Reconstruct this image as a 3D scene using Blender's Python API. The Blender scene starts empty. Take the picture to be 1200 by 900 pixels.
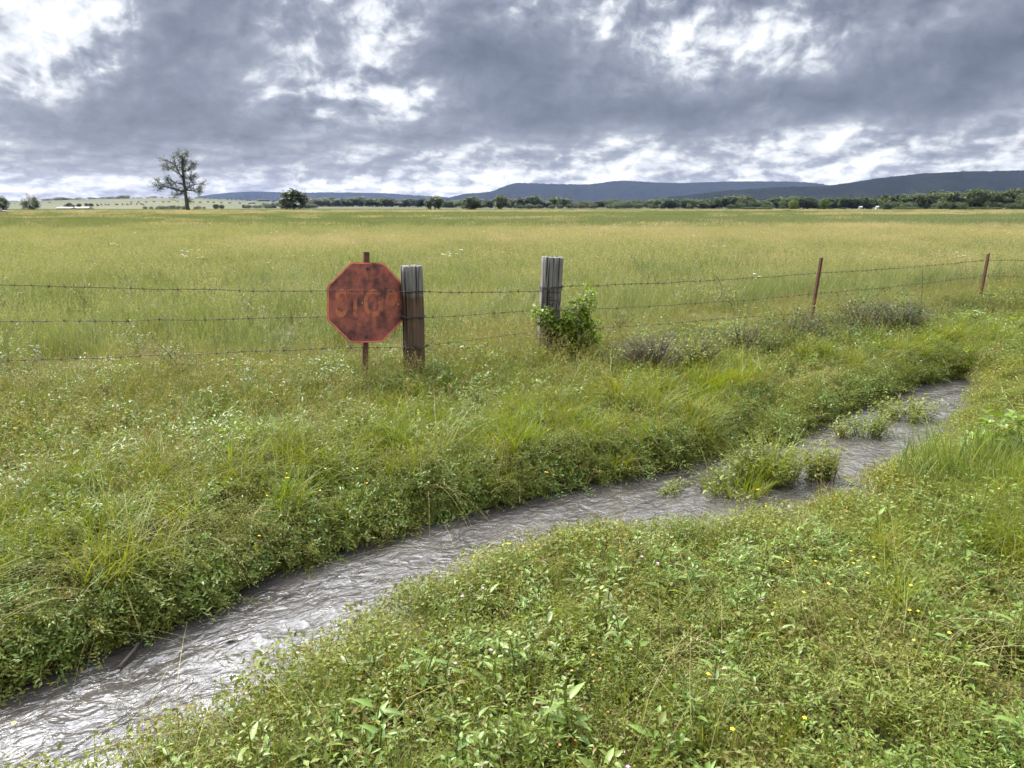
import bpy, bmesh, math
import numpy as np
from mathutils import Vector, Matrix, Euler
from math import radians, sin, cos, pi, atan2, hypot

rng = np.random.default_rng(11)
sc = bpy.context.scene
COL = sc.collection

# ------------------------------------------------------------------ camera
H = 1.7
PITCH = radians(13.0)
FPX = 902.0
FX = FPX * 1.0261                              # pixels per unit tangent along the horizon row
cam_d = bpy.data.cameras.new("camera")
cam = bpy.data.objects.new("camera", cam_d)
COL.objects.link(cam)
cam.location = (0, 0, H)
cam.rotation_euler = (radians(90) - PITCH, 0, 0)
cam_d.sensor_width = 36.0
cam_d.lens = 36.0 * FPX / 1200.0
cam_d.clip_start = 0.05
cam_d.clip_end = 30000
sc.camera = cam
sc.view_settings.view_transform = 'Standard'
sc.view_settings.look = 'None'
sc.view_settings.gamma = 1
sc.view_settings.exposure = 0.68
sc.cycles.use_denoising = True
sc.cycles.max_bounces = 4
sc.cycles.diffuse_bounces = 2
sc.cycles.glossy_bounces = 2
sc.cycles.transmission_bounces = 4
sc.cycles.transparent_max_bounces = 8
sc.cycles.volume_bounces = 0
sc.cycles.sample_clamp_indirect = 3.0
sc.cycles.sample_clamp_direct = 6.0
sc.cycles.caustics_reflective = False
sc.cycles.caustics_refractive = False


def ray(px, py):
    """world direction seen at a photo pixel (1200 x 900), forward component along world Y"""
    xc = (px - 600) / FPX
    yc = (450 - py) / FPX
    return Vector((xc, cos(PITCH) + yc * sin(PITCH), -sin(PITCH) + yc * cos(PITCH)))


def at_y(px, py, Y):
    d = ray(px, py)
    return Vector((d.x / d.y * Y, Y, H + d.z / d.y * Y))


def at_z(px, py, z):
    d = ray(px, py)
    t = (z - H) / d.z
    return Vector((d.x * t, d.y * t, z))


# ------------------------------------------------------------------ noise in numpy
def vnoise(x, y, seed=0):
    xi = np.floor(x).astype(np.int64); yi = np.floor(y).astype(np.int64)
    xf = x - xi; yf = y - yi
    def h(a, b):
        n = (a * 374761393 + b * 668265263 + seed * 974634777) & 0xffffffff
        n = ((n ^ (n >> 13)) * 1274126177) & 0xffffffff
        return ((n ^ (n >> 16)) & 0xffff) / 65535.0
    u = xf * xf * (3 - 2 * xf); v = yf * yf * (3 - 2 * yf)
    return (h(xi, yi) * (1 - u) + h(xi + 1, yi) * u) * (1 - v) + (h(xi, yi + 1) * (1 - u) + h(xi + 1, yi + 1) * u) * v


def fbm(x, y, seed=0, oct=4):
    a, s, t = 0.5, 0, 0
    for o in range(oct):
        s = s + a * vnoise(x * 2 ** o, y * 2 ** o, seed + o * 17); t += a; a *= 0.5
    return s / t


def sstep(a, b, x):
    t = np.clip((x - a) / (b - a), 0, 1)
    return t * t * (3 - 2 * t)


# ------------------------------------------------------------------ tagging
def tag(o, label=None, cat=None, group=None, kind=None):
    if label: o['label'] = label
    if cat: o['category'] = cat
    if group: o['group'] = group
    if kind: o['kind'] = kind
    return o


def empty(name, loc=(0, 0, 0), rot=(0, 0, 0)):
    o = bpy.data.objects.new(name, None)
    o.empty_display_size = 0.1
    COL.objects.link(o)
    o.location = loc; o.rotation_euler = rot
    return o


# ------------------------------------------------------------------ mesh accumulation
class Acc:
    def __init__(s):
        s.v = []; s.t = []; s.q = []; s.c = []; s.n = 0; s.mt = []; s.mq = []
    def add(s, V, T=None, Q=None, C=None, m=0):
        V = np.asarray(V, float).reshape(-1, 3)
        s.v.append(V)
        if C is None: C = np.zeros((len(V), 3))
        s.c.append(np.asarray(C, float).reshape(-1, 3))
        if T is not None and len(T):
            T = np.asarray(T, int).reshape(-1, 3) + s.n; s.t.append(T); s.mt.append(np.full(len(T), m))
        if Q is not None and len(Q):
            Q = np.asarray(Q, int).reshape(-1, 4) + s.n; s.q.append(Q); s.mq.append(np.full(len(Q), m))
        s.n += len(V)
    def mesh(s, name, mats, smooth=True):
        me = bpy.data.meshes.new(name)
        V = np.concatenate(s.v); C = np.concatenate(s.c)
        T = np.concatenate(s.t) if s.t else np.zeros((0, 3), int)
        Q = np.concatenate(s.q) if s.q else np.zeros((0, 4), int)
        me.vertices.add(len(V)); me.vertices.foreach_set('co', V.ravel())
        loops = np.concatenate([T.ravel(), Q.ravel()])
        me.loops.add(len(loops)); me.loops.foreach_set('vertex_index', loops)
        tot = np.concatenate([np.full(len(T), 3), np.full(len(Q), 4)])
        st = np.concatenate([[0], np.cumsum(tot)[:-1]]) if len(tot) else np.zeros(0, int)
        me.polygons.add(len(tot))
        me.polygons.foreach_set('loop_start', st)
        me.polygons.foreach_set('loop_total', tot)
        mi = np.concatenate(s.mt + s.mq) if (s.mt or s.mq) else np.zeros(0, int)
        me.polygons.foreach_set('material_index', mi)
        me.polygons.foreach_set('use_smooth', np.full(len(tot), smooth))
        at = me.color_attributes.new('Col', 'FLOAT_COLOR', 'POINT')
        at.data.foreach_set('color', np.concatenate([C, np.ones((len(C), 1))], 1).ravel())
        me.update(calc_edges=True)
        for m in (mats if isinstance(mats, (list, tuple)) else [mats]): me.materials.append(m)
        return me
    def build(s, name, mats, parent=None, smooth=True, link=True):
        o = bpy.data.objects.new(name, s.mesh(name, mats, smooth))
        if link: COL.objects.link(o)
        if parent: o.parent = parent
        return o


def add_tube(acc, pts, radii, n=7, C=(0.5, 0, 0), m=0, cap=True):
    pts = [Vector(p) for p in pts]
    k = len(pts)
    if not hasattr(radii, '__len__'): radii = [radii] * k
    V = []
    prev = None
    for i, p in enumerate(pts):
        d = (pts[min(i + 1, k - 1)] - pts[max(i - 1, 0)]).normalized()
        if prev is None:
            a = Vector((1, 0, 0)) if abs(d.x) < 0.8 else Vector((0, 1, 0))
            u = d.cross(a).normalized()
        else:
            u = (prev - d * prev.dot(d)).normalized()
        prev = u
        w = d.cross(u)
        for j in range(n):
            a = 2 * pi * j / n
            V.append(p + (u * cos(a) + w * sin(a)) * radii[i])
    Q = [(i * n + j, i * n + (j + 1) % n, (i + 1) * n + (j + 1) % n, (i + 1) * n + j) for i in range(k - 1) for j in range(n)]
    T = []
    if cap:
        V.append(pts[0]); V.append(pts[-1])
        b = k * n
        T += [(b, (j + 1) % n, j) for j in range(n)]
        T += [(b + 1, (k - 1) * n + j, (k - 1) * n + (j + 1) % n) for j in range(n)]
    acc.add([tuple(v) for v in V], T, Q, np.tile(C, (len(V), 1)), m)


def add_box(acc, c, s, rotz=0, m=0, C=(0.5, 0, 0)):
    x, y, z = np.array(s) / 2
    V = np.array([(a * x, b * y, d * z) for d in (-1, 1) for a, b in ((-1, -1), (1, -1), (1, 1), (-1, 1))])
    R = np.array([[cos(rotz), -sin(rotz), 0], [sin(rotz), cos(rotz), 0], [0, 0, 1]])
    V = V @ R.T + np.array(c)
    Q = [(0, 3, 2, 1), (4, 5, 6, 7), (0, 1, 5, 4), (1, 2, 6, 5), (2, 3, 7, 6), (3, 0, 4, 7)]
    acc.add(V, None, Q, np.tile(C, (8, 1)), m)


# ------------------------------------------------------------------ vegetation pieces (vectorised)
def add_blades(acc, base, az, h, lean, w, seg=4, droop=0.0, dry=None, m=0, rngl=None, taper=1.0):
    """curved grass blades; base (n,3)"""
    r = rngl or rng
    n = len(base)
    az = np.broadcast_to(az, n); h = np.broadcast_to(h, n); lean = np.broadcast_to(lean, n); w = np.broadcast_to(w, n)
    droop = np.broadcast_to(droop, n)
    t = np.linspace(0, 1, seg + 1)[None, :]
    rad = (lean[:, None] * t ** 1.8) * h[:, None]
    z = h[:, None] * (t - droop[:, None] * t ** 3)
    cx = base[:, 0:1] + np.cos(az)[:, None] * rad
    cy = base[:, 1:2] + np.sin(az)[:, None] * rad
    cz = base[:, 2:3] + z
    tw = az + pi / 2 + r.uniform(-0.9, 0.9, n)
    ww = w[:, None] * (1 - 0.95 * t ** (1.6 * taper)) * 0.5
    sx = np.cos(tw)[:, None] * ww; sy = np.sin(tw)[:, None] * ww
    L = np.stack([cx - sx, cy - sy, cz], -1); R = np.stack([cx + sx, cy + sy, cz], -1)
    V = np.stack([L, R], 2).reshape(-1, 3)
    k = (seg + 1) * 2
    b = (np.arange(n) * k)[:, None, None]
    q = np.array([[2 * i, 2 * i + 1, 2 * i + 3, 2 * i + 2] for i in range(seg)])[None]
    rnd = r.uniform(0, 1, n)
    d = np.zeros(n) if dry is None else np.broadcast_to(dry, n)
    C = np.repeat(np.stack([rnd, np.zeros(n), d], 1), k, 0)
    C[:, 1] = np.tile(np.repeat(t[0], 2), n)
    acc.add(V, None, (b + q).reshape(-1, 4), C, m)


def frames(dirs, roll):
    d = dirs / np.linalg.norm(dirs, axis=1, keepdims=True)
    up = np.tile([0, 0, 1.0], (len(d), 1))
    s = np.cross(d, up); nn = np.linalg.norm(s, axis=1, keepdims=True)
    s = np.where(nn > 1e-3, s / np.maximum(nn, 1e-6), np.array([1.0, 0, 0]))
    u = np.cross(s, d)
    c, si = np.cos(roll)[:, None], np.sin(roll)[:, None]
    return d, s * c + u * si, -s * si + u * c


def add_leaves(acc, pos, dirs, ln, wd, roll=None, fold=0.18, curl=0.12, simple=False, dry=None, m=0, rngl=None):
    r = rngl or rng
    n = len(pos)
    if n == 0: return
    ln = np.broadcast_to(ln, n)[:, None]; wd = np.broadcast_to(wd, n)[:, None]
    roll = r.normal(0, 0.35, n) if roll is None else np.broadcast_to(roll, n)
    d, s, u = frames(dirs, roll)
    rnd = r.uniform(0, 1, n)
    dd = np.zeros(n) if dry is None else np.broadcast_to(dry, n)
    if simple:
        P = [pos, pos + d * ln * .45 - s * wd * .5 + u * wd * fold, pos + d * ln - u * ln * curl, pos + d * ln * .45 + s * wd * .5 + u * wd * fold]
        V = np.stack(P, 1).reshape(-1, 3)
        b = (np.arange(n) * 4)[:, None, None]
        T = (b + np.array([[0, 1, 2], [0, 2, 3]])[None]).reshape(-1, 3)
        acc.add(V, T, None, np.repeat(np.stack([rnd, rnd * 0 + .5, dd], 1), 4, 0), m)
        return
    def p(a, side, lift):
        return pos + d * ln * a + s * wd * side + u * (wd * lift - ln * curl * a * a)
    P = [p(0, 0, 0), p(.28, -.46, fold), p(.28, 0, 0), p(.28, .46, fold), p(.62, -.36, fold * .8), p(.62, 0, 0), p(.62, .36, fold * .8), p(1, 0, 0)]
    V = np.stack(P, 1).reshape(-1, 3)
    b = (np.arange(n) * 8)[:, None, None]
    T = (b + np.array([[0, 1, 2], [0, 2, 3], [4, 7, 5], [5, 7, 6]])[None]).reshape(-1, 3)
    Q = (b + np.array([[1, 4, 5, 2], [2, 5, 6, 3]])[None]).reshape(-1, 4)
    acc.add(V, T, Q, np.repeat(np.stack([rnd, rnd * 0 + .5, dd], 1), 8, 0), m)


def disc(n, r, rg):
    a = rg.uniform(0, 2 * pi, n); q = r * np.sqrt(rg.uniform(0, 1, n))
    return np.stack([q * np.cos(a), q * np.sin(a), np.zeros(n)], 1)


def hdirs(n, rg, up=0.3, spread=0.35):
    a = rg.uniform(0, 2 * pi, n)
    z = rg.normal(up, spread, n)
    return np.stack([np.cos(a), np.sin(a), z], 1)


# ------------------------------------------------------------------ materials
def new_mat(name):
    m = bpy.data.materials.new(name); m.use_nodes = True
    nt = m.node_tree; nt.nodes.clear()
    out = nt.nodes.new('ShaderNodeOutputMaterial')
    return m, nt, out


def N(nt, typ, **kw):
    n = nt.nodes.new(typ)
    for k, v in kw.items(): setattr(n, k, v)
    return n


def mixc(nt, fac, a, b, mode='MIX'):
    n = N(nt, 'ShaderNodeMix', data_type='RGBA', blend_type=mode, clamp_factor=True)
    for sock, val in ((n.inputs[0], fac), (n.inputs[6], a), (n.inputs[7], b)):
        if hasattr(val, 'is_output') or isinstance(val, bpy.types.NodeSocket): nt.links.new(val, sock)
        elif isinstance(val, (int, float)): sock.default_value = val
        else: sock.default_value = (*val, 1)
    return n.outputs[2]


def math_(nt, op, a, b=None, c=None, clamp=False):
    n = N(nt, 'ShaderNodeMath', operation=op, use_clamp=clamp)
    for i, val in enumerate((a, b, c)):
        if val is None: continue
        if isinstance(val, bpy.types.NodeSocket): nt.links.new(val, n.inputs[i])
        else: n.inputs[i].default_value = val
    return n.outputs[0]


def ramp(nt, fac, stops, interp='LINEAR'):
    n = N(nt, 'ShaderNodeValToRGB')
    cr = n.color_ramp; cr.interpolation = interp
    while len(cr.elements) < len(stops): cr.elements.new(0.5)
    for e, (p, c) in zip(cr.elements, stops):
        e.position = p; e.color = (*c, 1) if len(c) == 3 else c
    nt.links.new(fac, n.inputs[0])
    return n.outputs[0]


def noise(nt, vec, scale, detail=4, rough=.55, dist=0.0):
    n = N(nt, 'ShaderNodeTexNoise')
    n.inputs['Scale'].default_value = scale; n.inputs['Detail'].default_value = detail
    n.inputs['Roughness'].default_value = rough; n.inputs['Distortion'].default_value = dist
    if vec is not None: nt.links.new(vec, n.inputs['Vector'])
    return n.outputs['Fac']


def mapping(nt, vec, scale=(1, 1, 1), rot=(0, 0, 0), loc=(0, 0, 0)):
    n = N(nt, 'ShaderNodeMapping')
    n.inputs['Scale'].default_value = scale; n.inputs['Rotation'].default_value = rot; n.inputs['Location'].default_value = loc
    nt.links.new(vec, n.inputs['Vector'])
    return n.outputs[0]


def leaf_mat(name, c1, c2, c3, dry=(0.30, 0.23, 0.11), trans=0.35, patch=0.45, rough=.5, spec=.25, tscale=1.25):
    """foliage: position patches c1/c2, per-leaf variation to c3, dry leaves where Col.B is set"""
    m, nt, out = new_mat(name)
    geo = N(nt, 'ShaderNodeNewGeometry')
    f = noise(nt, geo.outputs['Position'], patch, 3, .6)
    f = math_(nt, 'MULTIPLY_ADD', f, 4.0, -1.5, clamp=True)
    base = mixc(nt, f, c1, c2)
    at = N(nt, 'ShaderNodeVertexColor', layer_name='Col')
    sep = N(nt, 'ShaderNodeSeparateColor'); nt.links.new(at.outputs[0], sep.inputs[0])
    oi = N(nt, 'ShaderNodeObjectInfo')
    rr = math_(nt, 'MULTIPLY', sep.outputs[0], 0.8)
    base = mixc(nt, rr, base, c3)
    base = mixc(nt, sep.outputs[2], base, dry)
    hsv = N(nt, 'ShaderNodeHueSaturation')
    nt.links.new(base, hsv.inputs['Color'])
    nt.links.new(math_(nt, 'MULTIPLY_ADD', oi.outputs['Random'], 0.035, 0.4825), hsv.inputs['Hue'])
    nt.links.new(math_(nt, 'MULTIPLY_ADD', sep.outputs[0], 0.5, 0.75), hsv.inputs['Value'])
    hsv.inputs['Saturation'].default_value = 1.0
    hsv.inputs['Saturation'].default_value = 1.10
    col = mixc(nt, 1.0, hsv.outputs[0], (.53, .585, .42), 'MULTIPLY')
    bs = N(nt, 'ShaderNodeBsdfPrincipled')
    nt.links.new(col, bs.inputs['Base Color'])
    bs.inputs['Roughness'].default_value = rough; bs.inputs['Specular IOR Level'].default_value = spec
    tr = N(nt, 'ShaderNodeBsdfTranslucent')
    tc = mixc(nt, 1.0, col, (1.15 * tscale, 1.1 * tscale, 0.55 * tscale), 'MULTIPLY')
    nt.links.new(tc, tr.inputs['Color'])
    mx = N(nt, 'ShaderNodeMixShader'); mx.inputs[0].default_value = trans
    nt.links.new(bs.outputs[0], mx.inputs[1]); nt.links.new(tr.outputs[0], mx.inputs[2])
    nt.links.new(mx.outputs[0], out.inputs[0])
    return m


def simple_mat(name, c1, c2, scale=8, rough=.7, spec=.3, stretch=(1, 1, 1), bump=0.0, metal=0.0, detail=6):
    m, nt, out = new_mat(name)
    tc = N(nt, 'ShaderNodeTexCoord')
    v = mapping(nt, tc.outputs['Object'], stretch)
    f = noise(nt, v, scale, detail, .6)
    f2 = math_(nt, 'MULTIPLY_ADD', f, 2.4, -.7, clamp=True)
    bs = N(nt, 'ShaderNodeBsdfPrincipled')
    nt.links.new(mixc(nt, f2, c1, c2), bs.inputs['Base Color'])
    bs.inputs['Roughness'].default_value = rough; bs.inputs['Specular IOR Level'].default_value = spec
    bs.inputs['Metallic'].default_value = metal
    if bump:
        b = N(nt, 'ShaderNodeBump'); b.inputs['Strength'].default_value = bump; b.inputs['Distance'].default_value = .02
        nt.links.new(f, b.inputs['Height']); nt.links.new(b.outputs[0], bs.inputs['Normal'])
    nt.links.new(bs.outputs[0], out.inputs[0])
    return m


M = {}
M['meadow'] = leaf_mat('meadow_blades', (0.130, 0.185, 0.088), (0.250, 0.262, 0.138), (0.285, 0.305, 0.175), dry=(0.42, 0.37, 0.23), patch=.12, trans=.35)
M['meadow_far'] = leaf_mat('meadow_blades_far', (0.122, 0.165, 0.092), (0.225, 0.232, 0.14), (0.255, 0.27, 0.16), dry=(0.40, 0.34, 0.22), patch=.05, trans=.3)
M['seed'] = leaf_mat('seed_grass', (0.52, 0.37, 0.30), (0.47, 0.35, 0.26), (0.60, 0.47, 0.39), trans=.3)
M['grass'] = leaf_mat('bank_grass', (0.145, 0.195, 0.04), (0.215, 0.24, 0.055), (0.24, 0.265, 0.075), patch=.8)
M['sedge'] = leaf_mat('sedge', (0.26, 0.285, 0.035), (0.31, 0.31, 0.045), (0.20, 0.26, 0.04), patch=.8, trans=.4)
M['reed'] = leaf_mat('reed', (0.19, 0.235, 0.075), (0.22, 0.26, 0.085), (0.28, 0.32, 0.13), patch=.8, trans=.35)
M['broad'] = leaf_mat('broad_leaf', (0.18, 0.27, 0.065), (0.25, 0.32, 0.085), (0.29, 0.38, 0.14), patch=1.2, rough=.42, spec=.35)
M['fine'] = leaf_mat('fine_leaf', (0.175, 0.215, 0.046), (0.265, 0.275, 0.072), (0.31, 0.325, 0.11), dry=(0.26, 0.17, 0.085), patch=1.0, rough=.5)
M['straw'] = leaf_mat('straw', (0.42, 0.34, 0.18), (0.36, 0.27, 0.14), (0.50, 0.42, 0.25), trans=.15)
M['darkfine'] = leaf_mat('dark_fine_leaf', (0.075, 0.125, 0.038), (0.115, 0.15, 0.05), (0.14, 0.18, 0.065), dry=(0.20, 0.13, 0.09), patch=1.5)
M['vine'] = leaf_mat('vine_leaf', (0.16, 0.26, 0.04), (0.24, 0.33, 0.055), (0.27, 0.37, 0.07), patch=3, trans=.3)
M['brush'] = simple_mat('dead_twig', (0.045, 0.036, 0.030), (0.12, 0.09, 0.07), 20)
M['yellow'] = simple_mat('yellow_petal', (0.75, 0.52, 0.02), (0.85, 0.62, 0.03), 20, .6)
M['white'] = simple_mat('white_petal', (0.75, 0.75, 0.70), (0.85, 0.85, 0.80), 20, .6)
M['rusty'] = simple_mat('rusty_petal', (0.50, 0.16, 0.04), (0.40, 0.22, 0.08), 20, .6)
M['purple'] = simple_mat('purple_petal', (0.50, 0.12, 0.40), (0.55, 0.35, 0.6), 20, .6)
M['treeleaf'] = leaf_mat('tree_leaf', (0.070, 0.095, 0.040), (0.105, 0.130, 0.048), (0.13, 0.155, 0.06), patch=.08, trans=.22)
M['darkleaf'] = leaf_mat('dark_tree_leaf', (0.055, 0.078, 0.032), (0.07, 0.095, 0.036), (0.095, 0.12, 0.045), patch=.2, trans=.2)
M['limeleaf'] = leaf_mat('bright_tree_leaf', (0.17, 0.22, 0.045), (0.20, 0.25, 0.05), (0.24, 0.28, 0.07), patch=.2, trans=.25)
M['bark'] = simple_mat('bark', (0.05, 0.042, 0.035), (0.10, 0.085, 0.07), 4, .9, stretch=(1, 1, .3), bump=.5)
M['palebark'] = simple_mat('pale_bark', (0.20, 0.18, 0.16), (0.30, 0.27, 0.24), 4, .9, stretch=(1, 1, .3))

# ------------------------------------------------------------------ stream and fence layout
WZ = -0.17                                     # water level
FAR_PX = [(-160, 880), (-60, 835), (0, 808), (100, 778), (200, 735), (300, 682), (400, 642), (500, 612), (600, 588), (700, 562),
          (800, 546), (850, 528), (885, 494), (905, 488), (915, 522), (945, 502), (1000, 476), (1075, 450), (1100, 446), (1124, 442)]
NEAR_PX = [(-200, 980), (-60, 925), (0, 895), (80, 880), (170, 840), (270, 785), (350, 748), (430, 706), (530, 656), (600, 636),
           (700, 622), (780, 612), (850, 606), (910, 600), (965, 584), (1005, 549), (1080, 500), (1108, 468), (1126, 450)]
farE = np.array([at_z(x, y, WZ)[:2] for x, y in FAR_PX])
nearE = np.array([at_z(x, y, WZ)[:2] for x, y in NEAR_PX])
nearE[:, 1] -= 0.16; nearE[:, 0] += 0.10
POLY = np.concatenate([farE, nearE[::-1]])


def seg_dist(P, L, closed=False):
    L = np.asarray(L)
    A = L if closed else L[:-1]
    B = np.roll(L, -1, 0) if closed else L[1:]
    best = np.full(len(P), 1e9)
    for a, b in zip(A, B):
        ab = b - a
        t = np.clip(((P - a) @ ab) / max(ab @ ab, 1e-12), 0, 1)
        d = np.hypot(*(P - (a + t[:, None] * ab)).T)
        best = np.minimum(best, d)
    return best


def inside(P, L):
    x, y = P[:, 0], P[:, 1]
    c = np.zeros(len(P), bool)
    n = len(L)
    for i in range(n):
        x1, y1 = L[i]; x2, y2 = L[(i + 1) % n]
        if y1 == y2: continue
        k = ((y1 > y) != (y2 > y)) & (x < (x2 - x1) * (y - y1) / (y2 - y1) + x1)
        c ^= k
    return c


def water_sd(P):
    """signed distance to the water's edge, negative in the water"""
    d = seg_dist(P, POLY, True)
    return np.where(inside(P, POLY), -d, d)


FY = {'left': 6.1, 'p1': 7.2, 'p2': 8.05, 't1': 10.0, 't2': 12.8}
FENCE = np.array([at_y(-400, 400, 4.9)[:2], at_y(0, 400, FY['left'])[:2], at_y(485, 400, FY['p1'])[:2], at_y(640, 400, FY['p2'])[:2],
                  at_y(955, 380, FY['t1'])[:2], at_y(1152, 350, FY['t2'])[:2], at_y(1330, 330, 16.5)[:2]])


def fence_sd(P):
    """positive on the field side of the fence"""
    x = P[:, 0]
    fy = np.interp(x, FENCE[:, 0], FENCE[:, 1])
    fy = np.where(x > FENCE[-1, 0], FENCE[-1, 1] + (x - FENCE[-1, 0]) * .75, fy)
    fy = np.where(x < FENCE[0, 0], FENCE[0, 1] + (x - FENCE[0, 0]) * .5, fy)
    return (P[:, 1] - fy) * 0.86


def far_side(P):
    """True on the fence side of the stream"""
    fy = np.interp(P[:, 0], nearE[:, 0], nearE[:, 1] + 0.05)
    x = P[:, 0]
    fy = np.where(x > nearE[-1, 0], nearE[-1, 1] + (x - nearE[-1, 0]) * .9, fy)
    fy = np.where(x < nearE[0, 0], nearE[0, 1] + (x - nearE[0, 0]) * .6, fy)
    return P[:, 1] > fy


HILL_U = np.array([-900, -300, 0, 60, 110, 200, 250, 300, 360, 420, 520, 620, 900])
HILL_H = np.array([2, 3, 4.5, 7.5, 9.5, 10.5, 9.5, 7, 5, 4, 2, 0, 0.])


def ground_z(P, sd=None):
    P = np.asarray(P, float)
    x, y = P[:, 0], P[:, 1]
    z = np.zeros(len(P))
    near = (np.abs(x) < 30) & (y < 40) & (y > -12)
    q = np.where(near)[0]
    if len(q):
        Pn = P[q]
        s = water_sd(Pn) if sd is None else sd[q]
        bank = np.where(far_side(Pn), .26, .34)
        zz = WZ - .02 + (0 - WZ + .02) * sstep(-0.02, 1, s / bank)
        zz = np.where(s < 0, WZ - .02 - .12 * sstep(0, .25, -s), zz)
        rel = (fbm(Pn[:, 0] * .9, Pn[:, 1] * .9, 3) - .5) * .14 + (fbm(Pn[:, 0] * 3.3, Pn[:, 1] * 3.3, 9) - .5) * .12
        z[q] = zz + rel * sstep(0, .5, s)
    u = 600 + FX * x / np.maximum(y, 1.0)
    hh = np.interp(u, HILL_U, HILL_H)
    hz = hh / FPX * np.minimum(y, 1500) * sstep(480, 1250, y)
    z = z + np.where(y > 10, hz, 0)
    z = z + np.where(y > 480, (fbm(x * .004, y * .004, 5) - .5) * 3 * sstep(480, 900, y), 0)
    return z


# ------------------------------------------------------------------ ground sheet
def graded(lo, a, b, hi, step, grow=1.22):
    mid = list(np.arange(a, b + 1e-6, step))
    up, s = [], step
    v = b
    while v < hi:
        s *= grow; v += s; up.append(min(v, hi))
    dn, s = [], step
    v = a
    while v > lo:
        s *= grow; v -= s; dn.append(max(v, lo))
    return np.array(sorted(set(np.round(dn + mid + up, 4))))


gx = graded(-6500, -6.5, 13, 6500, .09)
gy = graded(-1500, .2, 14, 6800, .09, 1.12)
GX, GY = np.meshgrid(gx, gy)
GP = np.stack([GX.ravel(), GY.ravel()], 1)
GZ = ground_z(GP)
nx, ny = len(gx), len(gy)
i = np.arange(nx - 1)[None, :] + np.arange(ny - 1)[:, None] * nx
gq = np.stack([i, i + 1, i + 1 + nx, i + nx], -1).reshape(-1, 4)


def ground_material():
    m, nt, out = new_mat('ground_soil')
    geo = N(nt, 'ShaderNodeNewGeometry')
    p = geo.outputs['Position']
    sep = N(nt, 'ShaderNodeSeparateXYZ'); nt.links.new(p, sep.inputs[0])
    f1 = noise(nt, p, 3.0, 6, .65)
    near = mixc(nt, math_(nt, 'MULTIPLY_ADD', f1, 2.2, -.6, clamp=True), (0.050, 0.038, 0.022), (0.085, 0.085, 0.03))
    f2 = noise(nt, p, .02, 6, .6)
    far = mixc(nt, math_(nt, 'MULTIPLY_ADD', f2, 3.0, -1.0, clamp=True), (0.10, 0.125, 0.055), (0.16, 0.155, 0.08))
    f3 = noise(nt, p, .004, 5, .6)
    pas = mixc(nt, math_(nt, 'MULTIPLY_ADD', f3, 4.0, -1.5, clamp=True), (0.028, 0.040, 0.020), (0.080, 0.080, 0.042))  # pasture darkened in colour for cloud shadow and grass shading itself
    y = sep.outputs[1]
    c = mixc(nt, math_(nt, 'MULTIPLY_ADD', y, 1 / 60, -.3, clamp=True), near, far)
    c = mixc(nt, math_(nt, 'MULTIPLY_ADD', y, 1 / 60, -5.4, clamp=True), c, pas)
    bs = N(nt, 'ShaderNodeBsdfPrincipled'); nt.links.new(c, bs.inputs['Base Color'])
    bs.inputs['Roughness'].default_value = .95; bs.inputs['Specular IOR Level'].default_value = .1
    b = N(nt, 'ShaderNodeBump'); b.inputs['Strength'].default_value = .6; b.inputs['Distance'].default_value = .03
    nt.links.new(noise(nt, p, 25, 5, .6), b.inputs['Height']); nt.links.new(b.outputs[0], bs.inputs['Normal'])
    nt.links.new(bs.outputs[0], out.inputs[0])
    return m


a = Acc(); a.add(np.stack([GP[:, 0], GP[:, 1], GZ], 1), None, gq)
ground = a.build('ground', ground_material())
tag(ground, 'flat grassy pasture and roadside verge running back to the hills', 'ground', kind='structure')


def zat(P):
    return ground_z(np.atleast_2d(np.asarray(P, float))[:, :2])


# ------------------------------------------------------------------ water
def water_material():
    m, nt, out = new_mat('stream_water')
    geo = N(nt, 'ShaderNodeNewGeometry')
    p = mapping(nt, geo.outputs['Position'], (1, 1, 1), (0, 0, -radians(41)))
    wz = N(nt, 'ShaderNodeTexNoise'); wz.inputs['Scale'].default_value = 2.2; wz.inputs['Detail'].default_value = 2
    nt.links.new(p, wz.inputs['Vector'])
    wa = N(nt, 'ShaderNodeVectorMath', operation='MULTIPLY_ADD'); nt.links.new(wz.outputs['Color'], wa.inputs[0])
    wa.inputs[1].default_value = (.20, .20, 0); nt.links.new(p, wa.inputs[2]); p = wa.outputs[0]
    w1 = noise(nt, mapping(nt, p, (.80, 1, 1)), 10.0, 2, .5, .8)
    w2 = noise(nt, mapping(nt, p, (.65, 1, 1)), 24, 3, .6, .6)
    hgt = math_(nt, 'ADD', math_(nt, 'MULTIPLY', w1, 1.0), math_(nt, 'MULTIPLY', w2, .38))
    b = N(nt, 'ShaderNodeBump'); b.inputs['Strength'].default_value = .62; b.inputs['Distance'].default_value = .045
    nt.links.new(hgt, b.inputs['Height'])
    bs = N(nt, 'ShaderNodeBsdfPrincipled')
    silt = noise(nt, mapping(nt, p, (.4, 1, 1)), 5, 4, .6)
    nt.links.new(mixc(nt, math_(nt, 'MULTIPLY_ADD', silt, 2.5, -.7, clamp=True), (0.030, 0.026, 0.023), (0.070, 0.064, 0.060)), bs.inputs['Base Color'])
    bs.inputs['Roughness'].default_value = .05
    bs.inputs['IOR'].default_value = 1.33
    bs.inputs['Specular IOR Level'].default_value = 1.0
    nt.links.new(b.outputs[0], bs.inputs['Normal'])
    nt.links.new(bs.outputs[0], out.inputs[0])
    return m


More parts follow.
